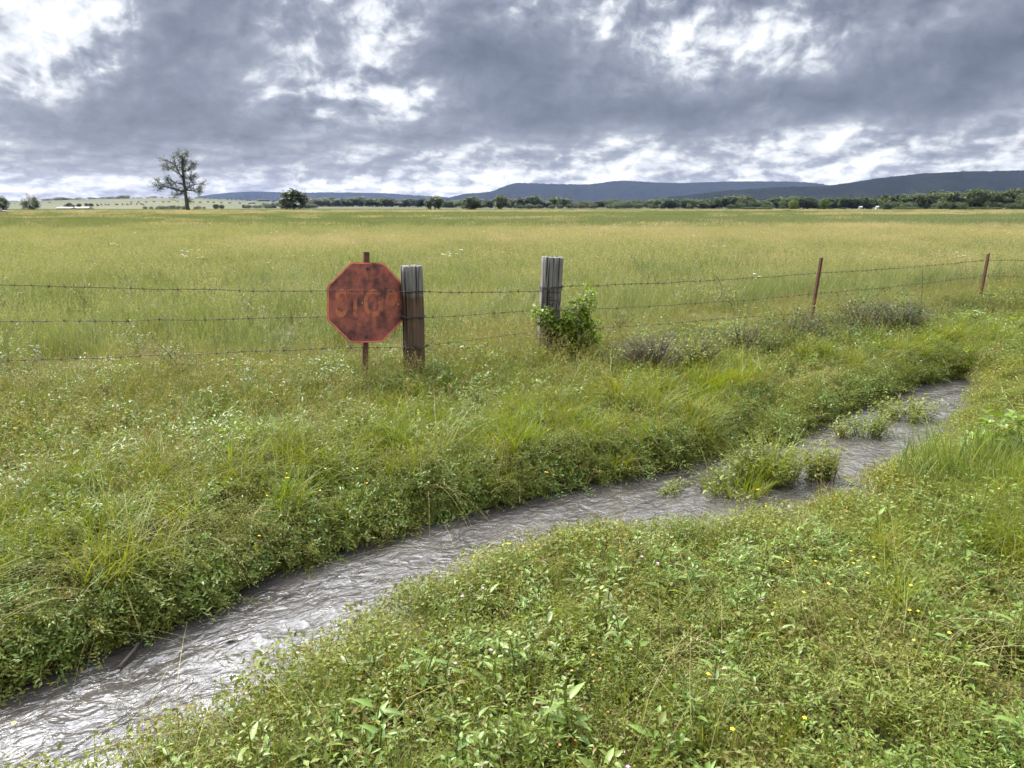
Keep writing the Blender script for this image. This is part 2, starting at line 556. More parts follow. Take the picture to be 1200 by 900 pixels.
def build_water():
    st = .028
    xs = np.arange(-4.2, 9.5, st); ys = np.arange(1.4, 11.5, st)
    X, Y = np.meshgrid(xs, ys); P = np.stack([X.ravel(), Y.ravel()], 1)
    # coarse reject first
    ce = (farE.mean(0))
    keep = np.zeros(len(P), bool)
    band = np.abs(P[:, 1] - np.interp(P[:, 0], farE[:, 0], farE[:, 1])) < 2.6
    idx = np.where(band)[0]
    sd = water_sd(P[idx])
    keep[idx[sd < .12]] = True
    ang = radians(41)
    fu = P[:, 0] * cos(ang) + P[:, 1] * sin(ang); fv = -P[:, 0] * sin(ang) + P[:, 1] * cos(ang)
    zz = (fbm(fu * 1.6, fv * 4.5, 21) - .5) * .022 + (fbm(fu * 5, fv * 13, 33) - .5) * .012
    kk = keep.reshape(X.shape)
    quad = kk[:-1, :-1] & kk[1:, :-1] & kk[:-1, 1:] & kk[1:, 1:]
    j, i = np.where(quad)
    w = X.shape[1]
    q = np.stack([j * w + i, j * w + i + 1, (j + 1) * w + i + 1, (j + 1) * w + i], 1)
    used, inv = np.unique(q, return_inverse=True)
    a = Acc(); a.add(np.stack([P[used, 0], P[used, 1], WZ + zz[used]], 1), None, inv.reshape(-1, 4))
    o = a.build('stream_water', water_material())
    tag(o, 'shallow rippling stream water reflecting the grey sky', 'stream', kind='structure')


build_water()

# ------------------------------------------------------------------ scatter (uncountable ground cover only)
def scatter(name, label, cat, sources, P, rot, scl, idx):
    coll = bpy.data.collections.new(name + '_sources')
    for o in sources: coll.objects.link(o)
    me = bpy.data.meshes.new(name)
    n = len(P)
    me.vertices.add(n); me.vertices.foreach_set('co', np.asarray(P, float).ravel())
    for nm, typ, key, dat in (('rot', 'FLOAT_VECTOR', 'vector', rot), ('scl', 'FLOAT', 'value', scl), ('idx', 'INT', 'value', idx)):
        at = me.attributes.new(nm, typ, 'POINT'); at.data.foreach_set(key, np.asarray(dat).ravel())
    o = bpy.data.objects.new(name, me); COL.objects.link(o)
    ng = bpy.data.node_groups.new(name, 'GeometryNodeTree')
    ng.interface.new_socket('Geometry', in_out='INPUT', socket_type='NodeSocketGeometry')
    ng.interface.new_socket('Geometry', in_out='OUTPUT', socket_type='NodeSocketGeometry')
    gi = ng.nodes.new('NodeGroupInput'); go = ng.nodes.new('NodeGroupOutput')
    iop = ng.nodes.new('GeometryNodeInstanceOnPoints')
    ci = ng.nodes.new('GeometryNodeCollectionInfo')
    ci.inputs['Collection'].default_value = coll
    ci.inputs['Separate Children'].default_value = True; ci.inputs['Reset Children'].default_value = True
    def na(nm, typ):
        k = ng.nodes.new('GeometryNodeInputNamedAttribute'); k.data_type = typ; k.inputs['Name'].default_value = nm
        return k.outputs[0]
    e2r = ng.nodes.new('FunctionNodeEulerToRotation')
    L = ng.links.new
    L(gi.outputs[0], iop.inputs['Points']); L(ci.outputs[0], iop.inputs['Instance'])
    iop.inputs['Pick Instance'].default_value = True
    L(na('idx', 'INT'), iop.inputs['Instance Index'])
    L(na('rot', 'FLOAT_VECTOR'), e2r.inputs[0]); L(e2r.outputs[0], iop.inputs['Rotation'])
    L(na('scl', 'FLOAT'), iop.inputs['Scale'])
    L(iop.outputs[0], go.inputs[0])
    md = o.modifiers.new('scatter', 'NODES'); md.node_group = ng
    tag(o, label, cat, kind='stuff')
    return o


def rots(n, tilt=.12, rg=rng):
    return np.stack([rg.normal(0, tilt, n), rg.normal(0, tilt, n), rg.uniform(0, 2 * pi, n)], 1)


def pts_region(density, y0, y1, k=.80, extra=1.5, x0=-1e9, x1=1e9):
    xm = k * y1 + extra
    lo, hi = max(-xm, x0), min(xm, x1)
    n = int(density * (hi - lo) * (y1 - y0))
    P = np.stack([rng.uniform(lo, hi, n), rng.uniform(y0, y1, n)], 1)
    return P[np.abs(P[:, 0]) < k * P[:, 1] + extra]


def src(acc, name, mats):
    return acc.build(name, mats, link=False)


# --- source clumps
def grass_tuft(n, r, h0, h1, w, lean, droop, mat, dryf=.06, seg=4, name='grass_tuft', seeds=0, hvar=1):
    a = Acc()
    base = disc(n, r, rng)
    h = rng.uniform(h0, h1, n) ** hvar
    add_blades(a, base, rng.uniform(0, 2 * pi, n), h, np.abs(rng.normal(lean, lean * .5, n)), w * rng.uniform(.6, 1.3, n), seg,
               np.abs(rng.normal(droop, droop * .5 + .01, n)), (rng.uniform(0, 1, n) < dryf) * rng.uniform(.5, 1, n))
    if seeds:
        b2 = disc(seeds, r, rng)
        az = rng.uniform(0, 2 * pi, seeds); hh = rng.uniform(h1 * .9, h1 * 1.35, seeds); ln = np.abs(rng.normal(.25, .12, seeds))
        add_blades(a, b2, az, hh, ln, w * .45, 4, .05, rng.uniform(.3, 1, seeds), taper=.3)
        for k in range(seeds):
            m = 7
            t = rng.uniform(.78, 1.0, m)
            rr = ln[k] * t ** 1.8 * hh[k]
            pos = np.stack([b2[k, 0] + np.cos(az[k]) * rr, b2[k, 1] + np.sin(az[k]) * rr, hh[k] * (t - .05 * t ** 3)], 1)
            add_leaves(a, pos, hdirs(m, rng, 1.0, .6), w * 4.5, w * 1.4, simple=True, dry=rng.uniform(.5, 1))
    return src(a, name, mat)


def seed_patch(n, r, h0, h1, w, name='seed_grass', mat=None, heads=6, hs=.02):
    a = Acc()
    b = disc(n, r, rng)
    az = rng.uniform(0, 2 * pi, n); h = rng.uniform(h0, h1, n); ln = np.abs(rng.normal(.2, .1, n))
    add_blades(a, b, az, h, ln, w, 3, .05, 0, taper=.3)
    t = rng.uniform(.7, 1.02, (n, heads)); hh = h[:, None]
    rr = ln[:, None] * t ** 1.8 * hh
    pos = np.stack([b[:, 0:1] + np.cos(az)[:, None] * rr, b[:, 1:2] + np.sin(az)[:, None] * rr, hh * (t - .05 * t ** 3)], -1).reshape(-1, 3)
    pos += rng.normal(0, hs * .5, pos.shape)
    add_leaves(a, pos, hdirs(len(pos), rng, .8, .8), hs, hs * .45, simple=True)
    return src(a, name, mat or M['seed'])


def broad_weed(h, pairs, l0, l1, name='broadleaf_weed'):
    a = Acc()
    add_tube(a, [(0, 0, 0), (.01, .005, h * .5), (.012, .012, h)], [.0035, .003, .0015], 4, (.4, .5, .15), cap=False)
    for k in range(pairs):
        t = (k + .6) / pairs
        z = h * t
        L = (l0 + (l1 - l0) * sin(pi * min(1, .25 + t * .75))) * rng.uniform(.8, 1.2)
        az0 = k * pi / 2 + rng.normal(0, .3)
        nl = 2 if t < .85 else 4
        for j in range(nl):
            az = az0 + j * 2 * pi / nl + rng.normal(0, .15)
            up = .15 + .5 * t + rng.normal(0, .15)
            d = np.array([[cos(az), sin(az), up]])
            p = np.array([[.012 * t, .01 * t, z]]) + d * .012
            add_leaves(a, p, d, L * (1 if t < .85 else .6), L * rng.uniform(.28, .44), roll=rng.normal(0, .2, 1), fold=.2, curl=.25, dry=(rng.uniform() < .02) * .5)
    return src(a, name, M['broad'])


def fine_weed(stems, h, per, l0, l1, spread, name='fine_weed', mat='fine', dryf=.07, leafw=.42):
    a = Acc()
    for s in range(stems):
        az = rng.uniform(0, 2 * pi); le = abs(rng.normal(spread, spread * .4)); hh = h * rng.uniform(.6, 1.1)
        t = np.linspace(0, 1, 5)
        b = disc(1, .05, rng)[0]
        ctr = lambda t: np.stack([b[0] + np.cos(az) * le * hh * t ** 1.4, b[1] + np.sin(az) * le * hh * t ** 1.4, hh * (t - .25 * le * t ** 2)], -1)
        P = ctr(t)
        add_tube(a, P, [.0022, .002, .0018, .0014, .0008], 3, (rng.uniform(), .5, .2), cap=False)
        tt = rng.uniform(.12, 1.0, per)
        pos = ctr(tt)
        dirs = hdirs(per, rng, .35, .4)
        off = dirs / np.linalg.norm(dirs, axis=1, keepdims=True) * rng.uniform(.0, .03, (per, 1))
        add_leaves(a, pos + off, dirs, rng.uniform(l0, l1, per), rng.uniform(l0, l1, per) * leafw, simple=l1 < .03, dry=(rng.uniform(0, 1, per) < dryf) * .9)
    return src(a, name, M[mat])


def mat_cover(n, r, h, l0, l1, name='ground_cover', mat='fine', dryf=.1):
    a = Acc()
    p = disc(n, r, rng); p[:, 2] = h * rng.uniform(0, 1, n) ** .8 * (1 - .4 * (np.hypot(p[:, 0], p[:, 1]) / r) ** 2)
    L = rng.uniform(l0, l1, n)
    add_leaves(a, p, hdirs(n, rng, .2, .45), L, L * rng.uniform(.4, .65, n), simple=True, dry=(rng.uniform(0, 1, n) < dryf) * rng.uniform(.6, 1, n))
    k = n // 8
    add_blades(a, disc(k, r, rng), rng.uniform(0, 2 * pi, k), rng.uniform(h * .6, h * 1.5, k), .5, .003, 3, .1, rng.uniform(0, 1, k) < .3)
    return src(a, name, M[mat])


def straw_bits(n, r, l0, l1, flat=True, name='dry_straw'):
    a = Acc()
    b = disc(n, r, rng); b[:, 2] = rng.uniform(.01, .12, n)
    h = rng.uniform(l0, l1, n)
    if flat:
        add_blades(a, b, rng.uniform(0, 2 * pi, n), h * .35, rng.uniform(1.5, 3.2, n), .0028, 4, .4, 0, taper=.4)
    else:
        add_blades(a, b, rng.uniform(0, 2 * pi, n), h, rng.uniform(.1, .5, n), .0022, 4, .1, 0, taper=.4)
    return src(a, name, M['straw'])


def long_stem(n, l0, l1, name='arching_stem'):
    """pale arching stems with small beads of seed"""
    a = Acc()
    for k in range(n):
        L = rng.uniform(l0, l1); az = rng.normal(0, .5)
        le = rng.uniform(.7, 1.3)
        t = np.linspace(0, 1, 9)
        b = disc(1, .06, rng)[0]
        ctr = lambda t: np.stack([b[0] + np.cos(az) * le * L * t ** 1.2, b[1] + np.sin(az) * le * L * t ** 1.2, L * (1.0 * t - (.65 + .35 * le) * t ** 2.2) + .12], -1)
        add_tube(a, ctr(t), [.0016] * 9, 3, (.6, .5, .55), cap=False)
        m = int(L * 60)
        tt = rng.uniform(.35, 1, m)
        add_leaves(a, ctr(tt), hdirs(m, rng, 0, .8), .010, .006, simple=True, dry=rng.uniform(.5, 1, m))
    return src(a, name, M['straw'])


def flowers(n, r, h0, h1, rad, mat, name='wildflower', petals=5):
    a = Acc()
    b = disc(n, r, rng); h = rng.uniform(h0, h1, n)
    add_blades(a, b, rng.uniform(0, 2 * pi, n), h, .1, .002, 2, 0, 0, taper=.2)
    for k in range(n):
        c = b[k] + np.array([0, 0, h[k]])
        az = np.arange(petals) * 2 * pi / petals + rng.uniform(0, 6)
        d = np.stack([np.cos(az), np.sin(az), np.full(petals, .25)], 1)
        add_leaves(a, np.tile(c, (petals, 1)), d, rad, rad * .8, roll=np.zeros(petals), simple=True, m=1)
    return src(a, name, [M['fine'], mat])


def umbel(n, r, h0, h1, rad, mat, name='white_umbel'):
    a = Acc()
    b = disc(n, r, rng); h = rng.uniform(h0, h1, n)
    add_blades(a, b, rng.uniform(0, 2 * pi, n), h, .08, .004, 2, 0, 0, taper=.2)
    for k in range(n):
        m = 22
        c = b[k] + np.array([0, 0, h[k]]) + disc(m, rad, rng) + np.array([0, 0, 1]) * rng.uniform(0, .012, (m, 1))
        add_leaves(a, c, hdirs(m, rng, 0, .2), .014, .012, simple=True, m=1)
    return src(a, name, [M['grass'], mat])




def put(P2, lift=0):
    return np.concatenate([P2, (ground_z(P2) + lift)[:, None]], 1)


def sc_(name, label, cat, sources, P2, s0, s1, tilt=.12, lift=0, rot=None, sscale=None):
    n = len(P2)
    s = rng.uniform(s0, s1, n)
    if sscale is not None: s = s * sscale
    return scatter(name, label, cat, sources, put(P2, lift), rots(n, tilt) if rot is None else rot, s, rng.integers(0, len(sources), n))


# water in front of the reeds: the wet islands are separate things further down
def build_cover():
    # ---------- the pasture beyond the fence, in four rings of coarser clumps
    near_src = [grass_tuft(85, .24, .22, .50, .0042, .35, .10, M['meadow'], .07, 4, 'meadow_tuft', seeds=14) for _ in range(5)]
    P = pts_region(16, 4.5, 17, .80, 2.0); P = P[fence_sd(P) > -.25]
    P = P[rng.uniform(0, 1, len(P)) < .75 + .25 * (fbm(P[:, 0], P[:, 1], 4) > .5)]
    hsc = (.50 + .9 * fbm(P[:, 0] * .7, P[:, 1] * .7, 41)) * (.55 + .45 * sstep(.2, 3.0, fence_sd(P)))
    sc_('meadow_grass', 'thick yellow-green grass of the pasture just behind the fence', 'grass', near_src, P, .8, 1.15, .1, sscale=hsc)
    s1 = [grass_tuft(130, .55, .25, .52, .0075, .35, .08, M['meadow'], .08, 3, 'meadow_tuft', seeds=16) for _ in range(5)]
    P = pts_region(5.2, 16, 46, .78, 3)
    sc_('meadow_grass', 'yellow-green pasture grass in the middle of the field', 'grass', s1, P, .75, 1.2, .06, sscale=.55 + .9 * fbm(P[:, 0] * .4, P[:, 1] * .4, 42))
    s2 = [grass_tuft(170, 1.4, .25, .55, .020, .3, .06, M['meadow_far'], .10, 2, 'meadow_tuft') for _ in range(4)]
    P = pts_region(.85, 44, 135, .76, 6)
    sc_('meadow_grass', 'paler pasture grass far across the field', 'grass', s2, P, .8, 1.15, .03)
    s3 = [grass_tuft(240, 4.2, .28, .6, .06, .25, .05, M['meadow_far'], .14, 2, 'meadow_tuft') for _ in range(4)]
    P = pts_region(.075, 130, 345, .75, 12)
    sc_('meadow_grass', 'pale band of grass along the far edge of the pasture', 'grass', s3, P, .8, 1.1, .02)
    # reddish tan seed heads in drifts
    sA = [seed_patch(46, .5, .40, .62, .003, heads=7, hs=.022) for _ in range(3)]
    P = pts_region(4.6, 9, 60, .78, 2)
    def drift(x, y, cx, cy, rx, ry): return np.exp(-((x - cx) / rx) ** 2 - ((y - cy) / ry) ** 2)
    x, y = P[:, 0], P[:, 1]
    w = 1.3 * drift(x, y, 8, 36, 9, 8) + 1.2 * drift(x, y, 21, 42, 11, 11) + .8 * drift(x, y, -9, 30, 8, 5) + .9 * drift(x, y, 9.5, 20, 3.5, 2.6) + .4 * drift(x, y, 2, 30, 5, 5) + .02
    w *= .3 + 1.4 * sstep(.35, .65, fbm(x * .25, y * .12, 71))
    P = P[(fence_sd(P) > .6) & (rng.uniform(0, 1, len(P)) < w)]
    sc_('seed_grass', 'drifts of reddish tan seed heads standing in the pasture', 'grass', sA, P, .85, 1.2, .06)
    sB = [seed_patch(120, 2.2, .40, .62, .010, heads=5, hs=.07) for _ in range(2)]
    P = pts_region(.16, 55, 300, .75, 5)
    w = sstep(.45, .7, fbm(P[:, 0] * .012, P[:, 1] * .02, 77)) * .4
    P = P[rng.uniform(0, 1, len(P)) < w]
    sc_('seed_grass', 'tan streaks of seeding grass far out in the pasture', 'grass', sB, P, .8, 1.1, .03)
    # rough weeds and taller tufts that break up the pasture
    rw = [fine_weed(9, .42, 30, .022, .045, .5, mat='darkfine', dryf=.12) for _ in range(4)]
    P = pts_region(1.3, 5.5, 60, .78, 2)
    w = .22 + .9 * sstep(.52, .70, fbm(P[:, 0] * .35, P[:, 1] * .22, 171))
    P = P[(fence_sd(P) > .3) & (rng.uniform(0, 1, len(P)) < w * np.clip(18 / P[:, 1], .2, 1))]
    sc_('pasture_weeds', 'darker leafy weeds scattered through the pasture grass', 'weeds', rw, P, .8, 1.35, .1)
    tf = [grass_tuft(60, .13, .40, .75, .005, .5, .22, M['meadow'], .22, 4, 'meadow_tuft', seeds=10) for _ in range(3)]
    P = pts_region(2.2, 5.5, 50, .78, 2)
    w = .08 + .92 * sstep(.5, .7, fbm(P[:, 0] * .5 + 7, P[:, 1] * .3, 173))
    P = P[(fence_sd(P) > .3) & (rng.uniform(0, 1, len(P)) < w * np.clip(16 / P[:, 1], .2, 1))]
    sc_('tall_tufts', 'taller seeding tufts standing out of the pasture grass', 'grass', tf, P, .7, 1.1, .12)
    # white flower heads in the pasture
    P = pts_region(.09, 8, 60, .78, 1); P = P[fence_sd(P) > .3]
    P = P[rng.uniform(0, 1, len(P)) < .25 + sstep(.5, .7, fbm(P[:, 0] * .15, P[:, 1] * .15, 55))]
    sc_('white_wildflowers', 'scattered flat white flower heads in the pasture', 'wildflowers', [umbel(3, .3, .45, .65, .035, M['white']) for _ in range(3)], P, .8, 1.2, .06)

    # ---------- verge and banks
    tuft = [grass_tuft(40, .09, .10, .26, .0040, .45, .15, M['grass'], .12, 4) for _ in range(4)]
    tall = [grass_tuft(46, .12, .22, .48, .0050, .5, .22, M['grass'], .14, 5, seeds=7) for _ in range(4)]
    sed = [grass_tuft(120, .13, .24, .56, .0062, .75, .34, M['sedge'], .08, 5, 'sedge_tuft') for _ in range(4)]
    reed = [grass_tuft(40, .16, .40, .75, .012, .30, .10, M['reed'], .03, 5, 'reed_tuft') for _ in range(3)]
    cover = [mat_cover(230, .17, .10, .012, .026, dryf=.15) for _ in range(4)]
    fine = [fine_weed(9, .26, 38, .014, .028, .75) for _ in range(4)]
    fineb = [fine_weed(8, .30, 24, .030, .052, .65, leafw=.34, mat='broad') for _ in range(4)]
    broad = [broad_weed(rng.uniform(.12, .23), int(rng.integers(3, 6)), .026, rng.uniform(.050, .078)) for _ in range(9)]
    lie = [straw_bits(16, .22, .3, .7) for _ in range(3)]
    stand = [straw_bits(12, .15, .2, .42, False) for _ in range(3)]
    arch = [long_stem(4, .45, .85) for _ in range(4)]

    Pall = pts_region(150, 1.1, 17, .80, 1.6)
    fs = fence_sd(Pall); Pall = Pall[fs < .9]; fs = fence_sd(Pall)
    sd = water_sd(Pall); far = far_side(Pall)
    ok = sd > np.where(far, .03, .10)
    Pall, fs, sd, far = Pall[ok], fs[ok], sd[ok], far[ok]
    right = sstep(1.2, 3.6, Pall[:, 0])            # sedges take over upstream
    dist = np.hypot(Pall[:, 0], Pall[:, 1])
    n = len(Pall)
    U = lambda: rng.uniform(0, 1, n)
    pn = fbm(Pall[:, 0] * 1.1, Pall[:, 1] * 1.1, 91); pn2 = fbm(Pall[:, 0] * .8 + 9, Pall[:, 1] * .8, 95); pn3 = fbm(Pall[:, 0] * 1.6, Pall[:, 1] * 1.6, 99)
    nearside = ~far
    lod = np.clip(1.25 - dist / 16, .35, 1)
    lowf = np.where(far, .52 + .42 * sstep(.1, .9, sd), .45 + .55 * sstep(.15, .9, sd))

    # low leaf cover everywhere
    k = U() < np.where(far, .42, .58) * lod
    sc_('ground_cover', 'dense low small-leaved weeds covering verge and banks', 'weeds', cover, Pall[k], .8, 1.2, .2, sscale=.55 + .9 * fbm(Pall[k][:, 0] * 2.2, Pall[k][:, 1] * 2.2, 63))
    # short grass on the near verge
    k = nearside & (U() < .20 + .35 * sstep(.45, .65, pn2))
    s = .45 + .55 * sstep(.05, .8, sd[k]); s = s * (1 + .35 * right[k] * sstep(.3, .9, sd[k]))
    sc_('verge_grass', 'short grass among the weeds on the near verge', 'grass', tuft, Pall[k], .7, 1.15, .15, sscale=s)
    # fine bushy weeds
    k = (nearside & (U() < .14 + .22 * sstep(.4, .65, pn))) | (far & (U() < .26 * lod * (1 - .1 * right)))
    s = np.where(far[k], .95 + .9 * (pn[k] - .5), .68) * lowf[k]
    sc_('bushy_weeds', 'bushy fine-leaved weeds on both stream banks', 'weeds', fine, Pall[k], .75, 1.2, .18, sscale=s)
    k = (nearside & (U() < .06 + .22 * sstep(.45, .62, pn3))) | (far & (U() < (.06 + .22 * sstep(.45, .65, pn3)) * lod))
    s = np.where(far[k], .9 + .8 * (pn2[k] - .5), .58) * lowf[k]
    sc_('leafy_weeds', 'leafy mid-green weeds with narrow leaves along the stream', 'weeds', fineb, Pall[k], .75, 1.25, .18, sscale=s)
    # broad-leaved seedlings
    k = (nearside & (sd > .25) & (U() < .15 + .42 * sstep(.42, .60, pn2))) | (far & (U() < .07 * lod))
    s = np.where(far[k], 1.15, 1.0) * lowf[k]
    sc_('broadleaf_weeds', 'pale green broad-leaved weeds standing in the near verge', 'weeds', broad, Pall[k], .75, 1.2, .15, sscale=s)
    # taller grass between stream and fence
    k = far & (U() < (.30 + .34 * sstep(-1.3, -.2, fs)) * (1 - .3 * right))
    s = (.76 + .7 * (pn2[k] - .5)) * lowf[k]
    sc_('bank_grass', 'long green grass between the stream and the fence', 'grass', tall, Pall[k], .75, 1.15, .16, sscale=s)
    # dark weedy strip under the fence at right
    k = far & (fs < .1) & (fs > -.95) & (Pall[:, 0] > .75) & (U() < .55 * sstep(.75, 1.6, Pall[:, 0]) * (.45 + .9 * (pn > .5)))
    dk = [fine_weed(10, .34, 46, .016, .034, .6, mat='darkfine', dryf=.06) for _ in range(4)]
    sc_('fence_weeds', 'dark rough weeds in a strip along the foot of the fence at right', 'weeds', dk, Pall[k], .62, 1.12, .2)
    # sedges: right-hand part of both banks
    pn4 = fbm(Pall[:, 0] * 1.5, Pall[:, 1] * 1.5, 131)
    k = (right > 0) & (U() < .20 * sstep(.42, .62, pn4) * right * np.where(nearside, sstep(.15, .9, sd), 1)) & ((sd < 1.5) | (nearside & (Pall[:, 1] > 4.5)))
    s = np.where(far[k], .82, .72) * np.where(far[k], .6 + .4 * sstep(0, .6, sd[k]), .35 + .65 * sstep(.2, 1.1, sd[k]))
    sc_('sedge', 'yellow-green arching sedge along the upper part of the stream', 'sedge', sed, Pall[k], .75, 1.2, .2, sscale=s)
    k = far & (right < .5) & (sd < 1.3) & (U() < .10)
    sc_('sedge', 'scattered yellow-green sedge on the fence-side bank', 'sedge', sed, Pall[k], .6, .95, .25)
    # reeds on the near bank at right
    rc = at_z(1120, 565, 0)
    k = nearside & (np.hypot((Pall[:, 0] - rc.x) / 1.0, (Pall[:, 1] - rc.y) / .9) < .50) & (sd > .15) & (U() < .15)
    sc_('reeds', 'upright blue-green reeds on the near bank at right', 'reeds', reed, Pall[k], .4, .7, .2)
    # dry straw
    k = (U() < np.where(nearside, .02 + .10 * sstep(.52, .7, pn), .05 * lod))
    sc_('dry_straw', 'fallen dry straw lying among the weeds', 'straw', lie, Pall[k], .7, 1.2, .1)
    k = (U() < np.where(nearside, .03, .05 * lod)) & (sd > .3)
    sc_('dry_straw', 'thin dry stems standing among the weeds', 'straw', stand, Pall[k], .6, 1.1, .15)
    # arching stems that hang over the water from the far bank
    k = far & (sd < .55) & (U() < .045)
    pk = Pall[k]
    r = np.stack([rng.normal(0, .15, len(pk)), rng.normal(0, .15, len(pk)), rng.normal(radians(-65), .8, len(pk))], 1)
    sc_('arching_stems', 'pale arching seed stems hanging from the fence-side bank over the water', 'stems', arch, pk, .4, .75, rot=r)
    k = nearside & (sd < .5) & (U() < .003)
    sc_('arching_stems', 'pale thin seed stems leaning from the near bank over the water', 'stems', arch, Pall[k], .35, .6)
    # plants crowding the fence-side water's edge, tilted over it
    m = 1300
    seg = rng.integers(0, len(farE) - 1, m); t = rng.uniform(0, 1, m)
    L = np.hypot(*(np.diff(farE, axis=0)).T); seg = rng.choice(len(L), m, p=L / L.sum())
    E = farE[seg] * (1 - t[:, None]) + farE[seg + 1] * t[:, None]
    E = E + np.stack([-rng.uniform(.0, .22, m) * .5, rng.uniform(.0, .22, m)], 1)
    rr = np.stack([np.abs(rng.normal(.45, .25, m)), rng.normal(0, .25, m), rng.normal(radians(35), .3, m)], 1)
    half = rng.uniform(0, 1, m) < .72
    sc_('edge_weeds', 'overhanging fine weeds at the foot of the fence-side bank', 'weeds', fine, E[half], .45, .85, rot=rr[half])
    sc_('edge_weeds', 'overhanging leafy weeds at the foot of the fence-side bank', 'weeds', fineb, E[~half], .4, .75, rot=rr[~half])
    # flowers
    fy = [flowers(3, .16, .08, .2, .0065, M['yellow']) for _ in range(3)]
    k = (U() < np.where(nearside, .007 * (.4 + 1.6 * (pn > .52)), .012))
    sc_('yellow_wildflowers', 'tiny yellow flowers dotted through the verge', 'wildflowers', fy, Pall[k], .8, 1.3, .1)
    fr = [flowers(6, .16, .06, .16, .0055, M['rusty']) for _ in range(2)]
    k = nearside & (U() < .02 * (pn3 > .5))
    sc_('rusty_seed_heads', 'tiny rust-coloured seed heads low in the near verge', 'wildflowers', fr, Pall[k], .8, 1.3, .1)
    fp = [flowers(2, .16, .08, .18, .008, M['purple']) for _ in range(2)]
    k = (U() < .006)
    sc_('purple_wildflowers', 'tiny purple flowers in the verge', 'wildflowers', fp, Pall[k], .8, 1.2, .1)
    return dict(tuft=tuft, tall=tall, sed=sed, fine=fine, fineb=fineb, cover=cover)


build_cover()

# ------------------------------------------------------------------ fence posts
def wood_mat(name, wet):
    m, nt, out = new_mat(name)
    tc = N(nt, 'ShaderNodeTexCoord')
    p = tc.outputs['Object']
    g = noise(nt, mapping(nt, p, (1, 1, .045)), 55, 6, .7)
    crack = noise(nt, mapping(nt, p, (1, 1, .03)), 30, 3, .5)
    g = math_(nt, 'MULTIPLY_ADD', g, 2.6, -.8, clamp=True)
    c = mixc(nt, g, (0.075, 0.070, 0.064), (0.29, 0.28, 0.262))
    ck = math_(nt, 'MULTIPLY_ADD', crack, -14, 6.5, clamp=True)
    c = mixc(nt, ck, c, (0.025, 0.021, 0.018))
    if wet:  # brown below the given height, grey above
        sep = N(nt, 'ShaderNodeSeparateXYZ'); nt.links.new(p, sep.inputs[0])
        e = math_(nt, 'ADD', sep.outputs[2], math_(nt, 'MULTIPLY', crack, .06))
        w = math_(nt, 'MULTIPLY_ADD', e, -30, 30 * (wet + .03), clamp=True)
        brown = mixc(nt, g, (0.050, 0.030, 0.020), (0.17, 0.112, 0.078))
        brown = mixc(nt, ck, brown, (0.012, 0.009, 0.008))
        c = mixc(nt, w, c, brown)
    bs = N(nt, 'ShaderNodeBsdfPrincipled'); nt.links.new(c, bs.inputs['Base Color'])
    bs.inputs['Roughness'].default_value = .85; bs.inputs['Specular IOR Level'].default_value = .2
    b = N(nt, 'ShaderNodeBump'); b.inputs['Strength'].default_value = .9; b.inputs['Distance'].default_value = .012
    nt.links.new(math_(nt, 'SUBTRACT', g, ck), b.inputs['Height']); nt.links.new(b.outputs[0], bs.inputs['Normal'])
    nt.links.new(bs.outputs[0], out.inputs[0])
    return m


M['wood_brown_below'] = wood_mat('weathered_wood_brown_below', at_y(484, 341, FY['p1']).z - .02)
M['wood'] = wood_mat('weathered_wood', 0)
M['rust'] = simple_mat('rusted_steel', (0.060, 0.028, 0.020), (0.125, 0.055, 0.035), 25, .85)
M['wire'] = simple_mat('old_wire', (0.035, 0.026, 0.024), (0.09, 0.065, 0.055), 30, .7, metal=.2)


def wood_post(name, square, rx, ry, h, mat, parent=None, seed=1):
    n = 56; a = Acc(); ks = np.linspace(-.35, h, 26)
    r = np.random.default_rng(seed)
    groove = r.uniform(-1, 1, n); deep = (r.uniform(0, 1, n) < .13)
    V = []
    for z in ks:
        for j in range(n):
            th = 2 * pi * j / n
            c, s = cos(th), sin(th)
            if square:
                e = 5.0; q = (abs(c) ** e + abs(s) ** e) ** (-1 / e)
            else: q = 1.0
            wob = 1 + .02 * sin(z * 7 + seed + j * .1) + .012 * groove[j] + .015 * sin(3 * th + seed)
            wob -= (.07 if deep[j] else 0) * (.5 + .5 * sin(z * 3 + j))
            V.append((rx * c * q * wob, ry * s * q * wob, z))
    b = len(V); top = []
    for sc_r, dz in ((.93, .006), (.6, .004 ), (.25, .009)):
        for j in range(n):
            x, y, z = V[(len(ks) - 1) * n + j]
            V.append((x * sc_r, y * sc_r, h + dz + r.uniform(-.006, .006)))
    V.append((0, 0, h))
    rows = len(ks) + 3
    Q = [(i * n + j, i * n + (j + 1) % n, (i + 1) * n + (j + 1) % n, (i + 1) * n + j) for i in range(rows - 1) for j in range(n)]
    T = [(len(V) - 1, (rows - 1) * n + j, (rows - 1) * n + (j + 1) % n) for j in range(n)]
    a.add(V, T, Q, np.tile((.5, .5, 0), (len(V), 1)))
    return a.build(name, mat, parent)


def wire_loop(parent, z, rx, ry, square, name='wire_wrap', turns=1, tilt=0.0, seed=0):
    a = Acc(); pts = []
    for i in range(29 * turns):
        th = 2 * pi * i / 28
        c, s = cos(th), sin(th)
        e = 5.0; q = (abs(c) ** e + abs(s) ** e) ** (-1 / e) if square else 1
        pts.append(((rx * q + .006) * 1.03 * c, (ry * q + .006) * 1.03 * s, z + tilt * c + .004 * sin(5 * th + seed) + .008 * i / 28))
    add_tube(a, pts, .0042, 5)
    for k in range(3):
        th = seed + k * 1.1 - 2.2
        p = Vector(((rx + .012) * cos(th), (ry + .012) * sin(th), z))
        add_tube(a, [p + Vector((-.02, 0, .012)), p, p + Vector((.018, -.006, -.012))], .003, 4)
    return a.build(name, M['wire'], parent)


